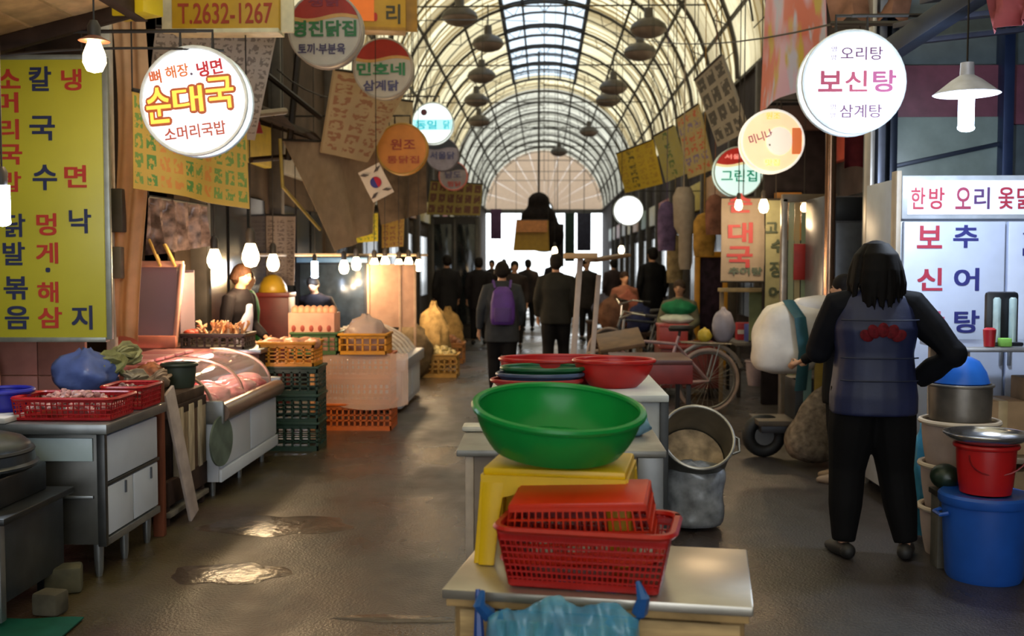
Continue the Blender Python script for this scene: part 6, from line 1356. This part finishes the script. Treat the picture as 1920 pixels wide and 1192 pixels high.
# ---- bending person behind her
P = flo(1560, 905)
person('person in black half hidden behind the woman, beside the scooter load', at(1580, 600, 7.35).x, 7.35, 1.42, R(60), '#0f0f10', '#121214', '#120d0c', arms=[((-.26, .06, 1.12), (-.2, .28, 1.0)), ((.25, .06, 1.12), (.2, .28, 1.0))], voxel=.015, shoes='#8a7460', hem=.66)
# ---- vendor in profile behind the chicken feet
vx = at(436, 640, 9.25).x
V_, vup, vk = person('vendor in dark jacket and pale apron looking down behind the crate of chicken feet', vx, 9.25, 1.5, R(-105), '#1c1719', '#2a2422', '#3a2417', arms=[((-.25, .05, 1.10), (-.12, .3, 1.0)), ((.25, .05, 1.10), (.14, .32, .98))], voxel=.012, skin='#c08a66', lean=R(10), hairlen=.03)
q = MB(); q.loft([(0, .06, .78, .15, .115), (0, .06, 1.0, .14, .11), (0, .055, 1.2, .12, .11), (0, .045, 1.33, .09, .1)], 16, 2.5); q.map(vup); q.soft('apron', M('#c2bed2', .7, var=.08), V_, .014, 3)
P = at(478, 600, 10.2)
person('second vendor in green jacket half hidden behind the first', P.x-.05, 10.1, 1.45, R(-80), '#1f6a2c', '#26221f', '#1f1613', voxel=.02)
P = at(600, 600, 11.4)
person('stall keeper in dark clothes bending behind the pink carton', P.x-.2, 12.4, 1.4, R(170), '#1d1a20', '#221e1e', '#171210', voxel=.02, lean=R(25))
# ---- shoppers walking away
P = flo(942, 742)
B_, bup, bk = person('shopper in dark grey coat carrying a purple backpack, seen from behind', P.x, 12.0, 1.52, R(4), '#34363a', '#161416', '#1c1613', arms=[((-.27, -.04, 1.10), (-.29, .03, .84)), ((.26, -.02, 1.10), (.22, .1, .9))], legs=[((-.10, .08, .48), (-.10, .02, .09), 0), ((.09, -.02, .48), (.10, -.12, .10), 0)], hem=.70, voxel=.015, hairlen=.04, girth=1.15)
bp = thing('backpack', 'purple backpack worn by the shopper in the grey coat', 'backpack', (P.x, 12.0, 0), R(4)); PU = M('#4a2278', .6, var=.15)
q = MB(); q.loft([(0, -.255, .93, .14, .08), (0, -.26, 1.0, .155, .10), (0, -.255, 1.2, .15, .095), (0, -.245, 1.34, .12, .075), (0, -.235, 1.40, .06, .04)], 18, 3); q.map(bup); q.soft('sack', PU, bp, .013, 3)
q = MB(); q.loft([(0, -.35, .97, .10, .03), (0, -.355, 1.08, .11, .035), (0, -.35, 1.14, .10, .02)], 16, 3); q.map(bup); q.build('pocket', M('#3f1c68', .6), bp)
for s in (-1, 1): q = MB(); q.tube([(s*.09, -.19, 1.38), (s*.11, -.02, 1.475), (s*.12, .14, 1.36), (s*.14, .13, 1.2), (s*.16, -.1, 1.02)], .016, 6, flat=.4); q.map(bup); q.build('strap', PU, bp)
P = flo(1042, 717)
person('man in dark olive jacket walking away in the middle of the street', P.x, 13.5, 1.62, R(-2), '#25231f', '#131112', '#1d1814', legs=[((-.10, -.02, .48), (-.10, -.12, .10), 0), ((.10, .08, .48), (.11, .04, .09), 0)], hem=.78, voxel=.016, girth=1.1)
crowd = ((838, 19.6, 1.66, 20, '#1c1a1c', '#141314', 'person in black coat by the dark shop booth'), (868, 24, 1.68, -10, '#171517', '#121112', 'tall person in black left of the shoppers'), (898, 20, 1.62, 5, '#1a1618', '#141213', 'person in black coat behind the backpack shopper'), (922, 27, 1.6, 175, '#2a2320', '#1a1614', 'far person facing the camera in a brown coat'), (965, 19, 1.55, 185, '#2c2422', '#1a1716', 'person facing the camera right of the backpack shopper'), (990, 24, 1.6, 10, '#241e1e', '#151314', 'far person in dark coat between the two shoppers'), (1100, 21, 1.6, -160, '#2b2624', '#191616', 'far person in grey brown behind the pale poles'), (1150, 23, 1.6, 30, '#3a2c2a', '#1c1818', 'far person in maroon brown above the bicycles'), (945, 34, 1.65, 0, '#2a2a2c', '#181818', 'distant person under the end opening, left'), (1035, 36, 1.65, 0, '#262226', '#181616', 'distant person under the end opening, right'))
for px, Y, H, rz, j, pn, lb in crowd:
    person(lb, at(px, 500, Y).x, Y, H, R(rz), j, pn, '#18120f', hem=.66 if Y < 25 else .75, voxel=.026, group='people in the crowd')
P = at(1222, 560, 18.5)
person('tall person in black standing in the right row', P.x, 18.5, 1.78, R(25), '#0e0e11', '#0d0d0f', '#141010', hem=.7, voxel=.02)
P = at(1272, 560, 14.3)
person('seated person in camouflage jacket behind the green bundle', P.x, 14.2, 1.6, R(160), '#6a6654', '#3a3830', '#241a16', legs=[((-.12, .36, .46), (-.12, .34, .09), 0), ((.12, .36, .46), (.12, .34, .09), 0)], drop=.34, hem=.88, arms=[((-.26, .06, 1.12), (-.14, .3, 1.0)), ((.26, .06, 1.12), (.14, .3, 1.0))], voxel=.018, hat='#4a3a30')
t = thing('low_stool', 'low dark stool under the seated person in camouflage', 'stool', (P.x, 14.22, 0)); counter_box(t, -.15, .15, -.14, .14, .36, .40, DARK, 'seat', .01)
for sx in (-.11, .11):
    for sy in (-.1, .1): counter_box(t, sx-.02, sx+.02, sy-.02, sy+.02, 0, .36, DARK, 'leg', .004)
P = at(1180, 600, 16.5)
person('person in rust coloured jacket sitting among the goods', P.x, 17.5, 1.55, R(200), '#8a5a4a', '#2a2422', '#2a1c16', legs=[((-.12, .36, .46), (-.12, .34, .09), 0), ((.12, .36, .46), (.12, .34, .09), 0)], drop=.2, hem=.88, voxel=.02)
bpy.data.scenes.remove(TMP)
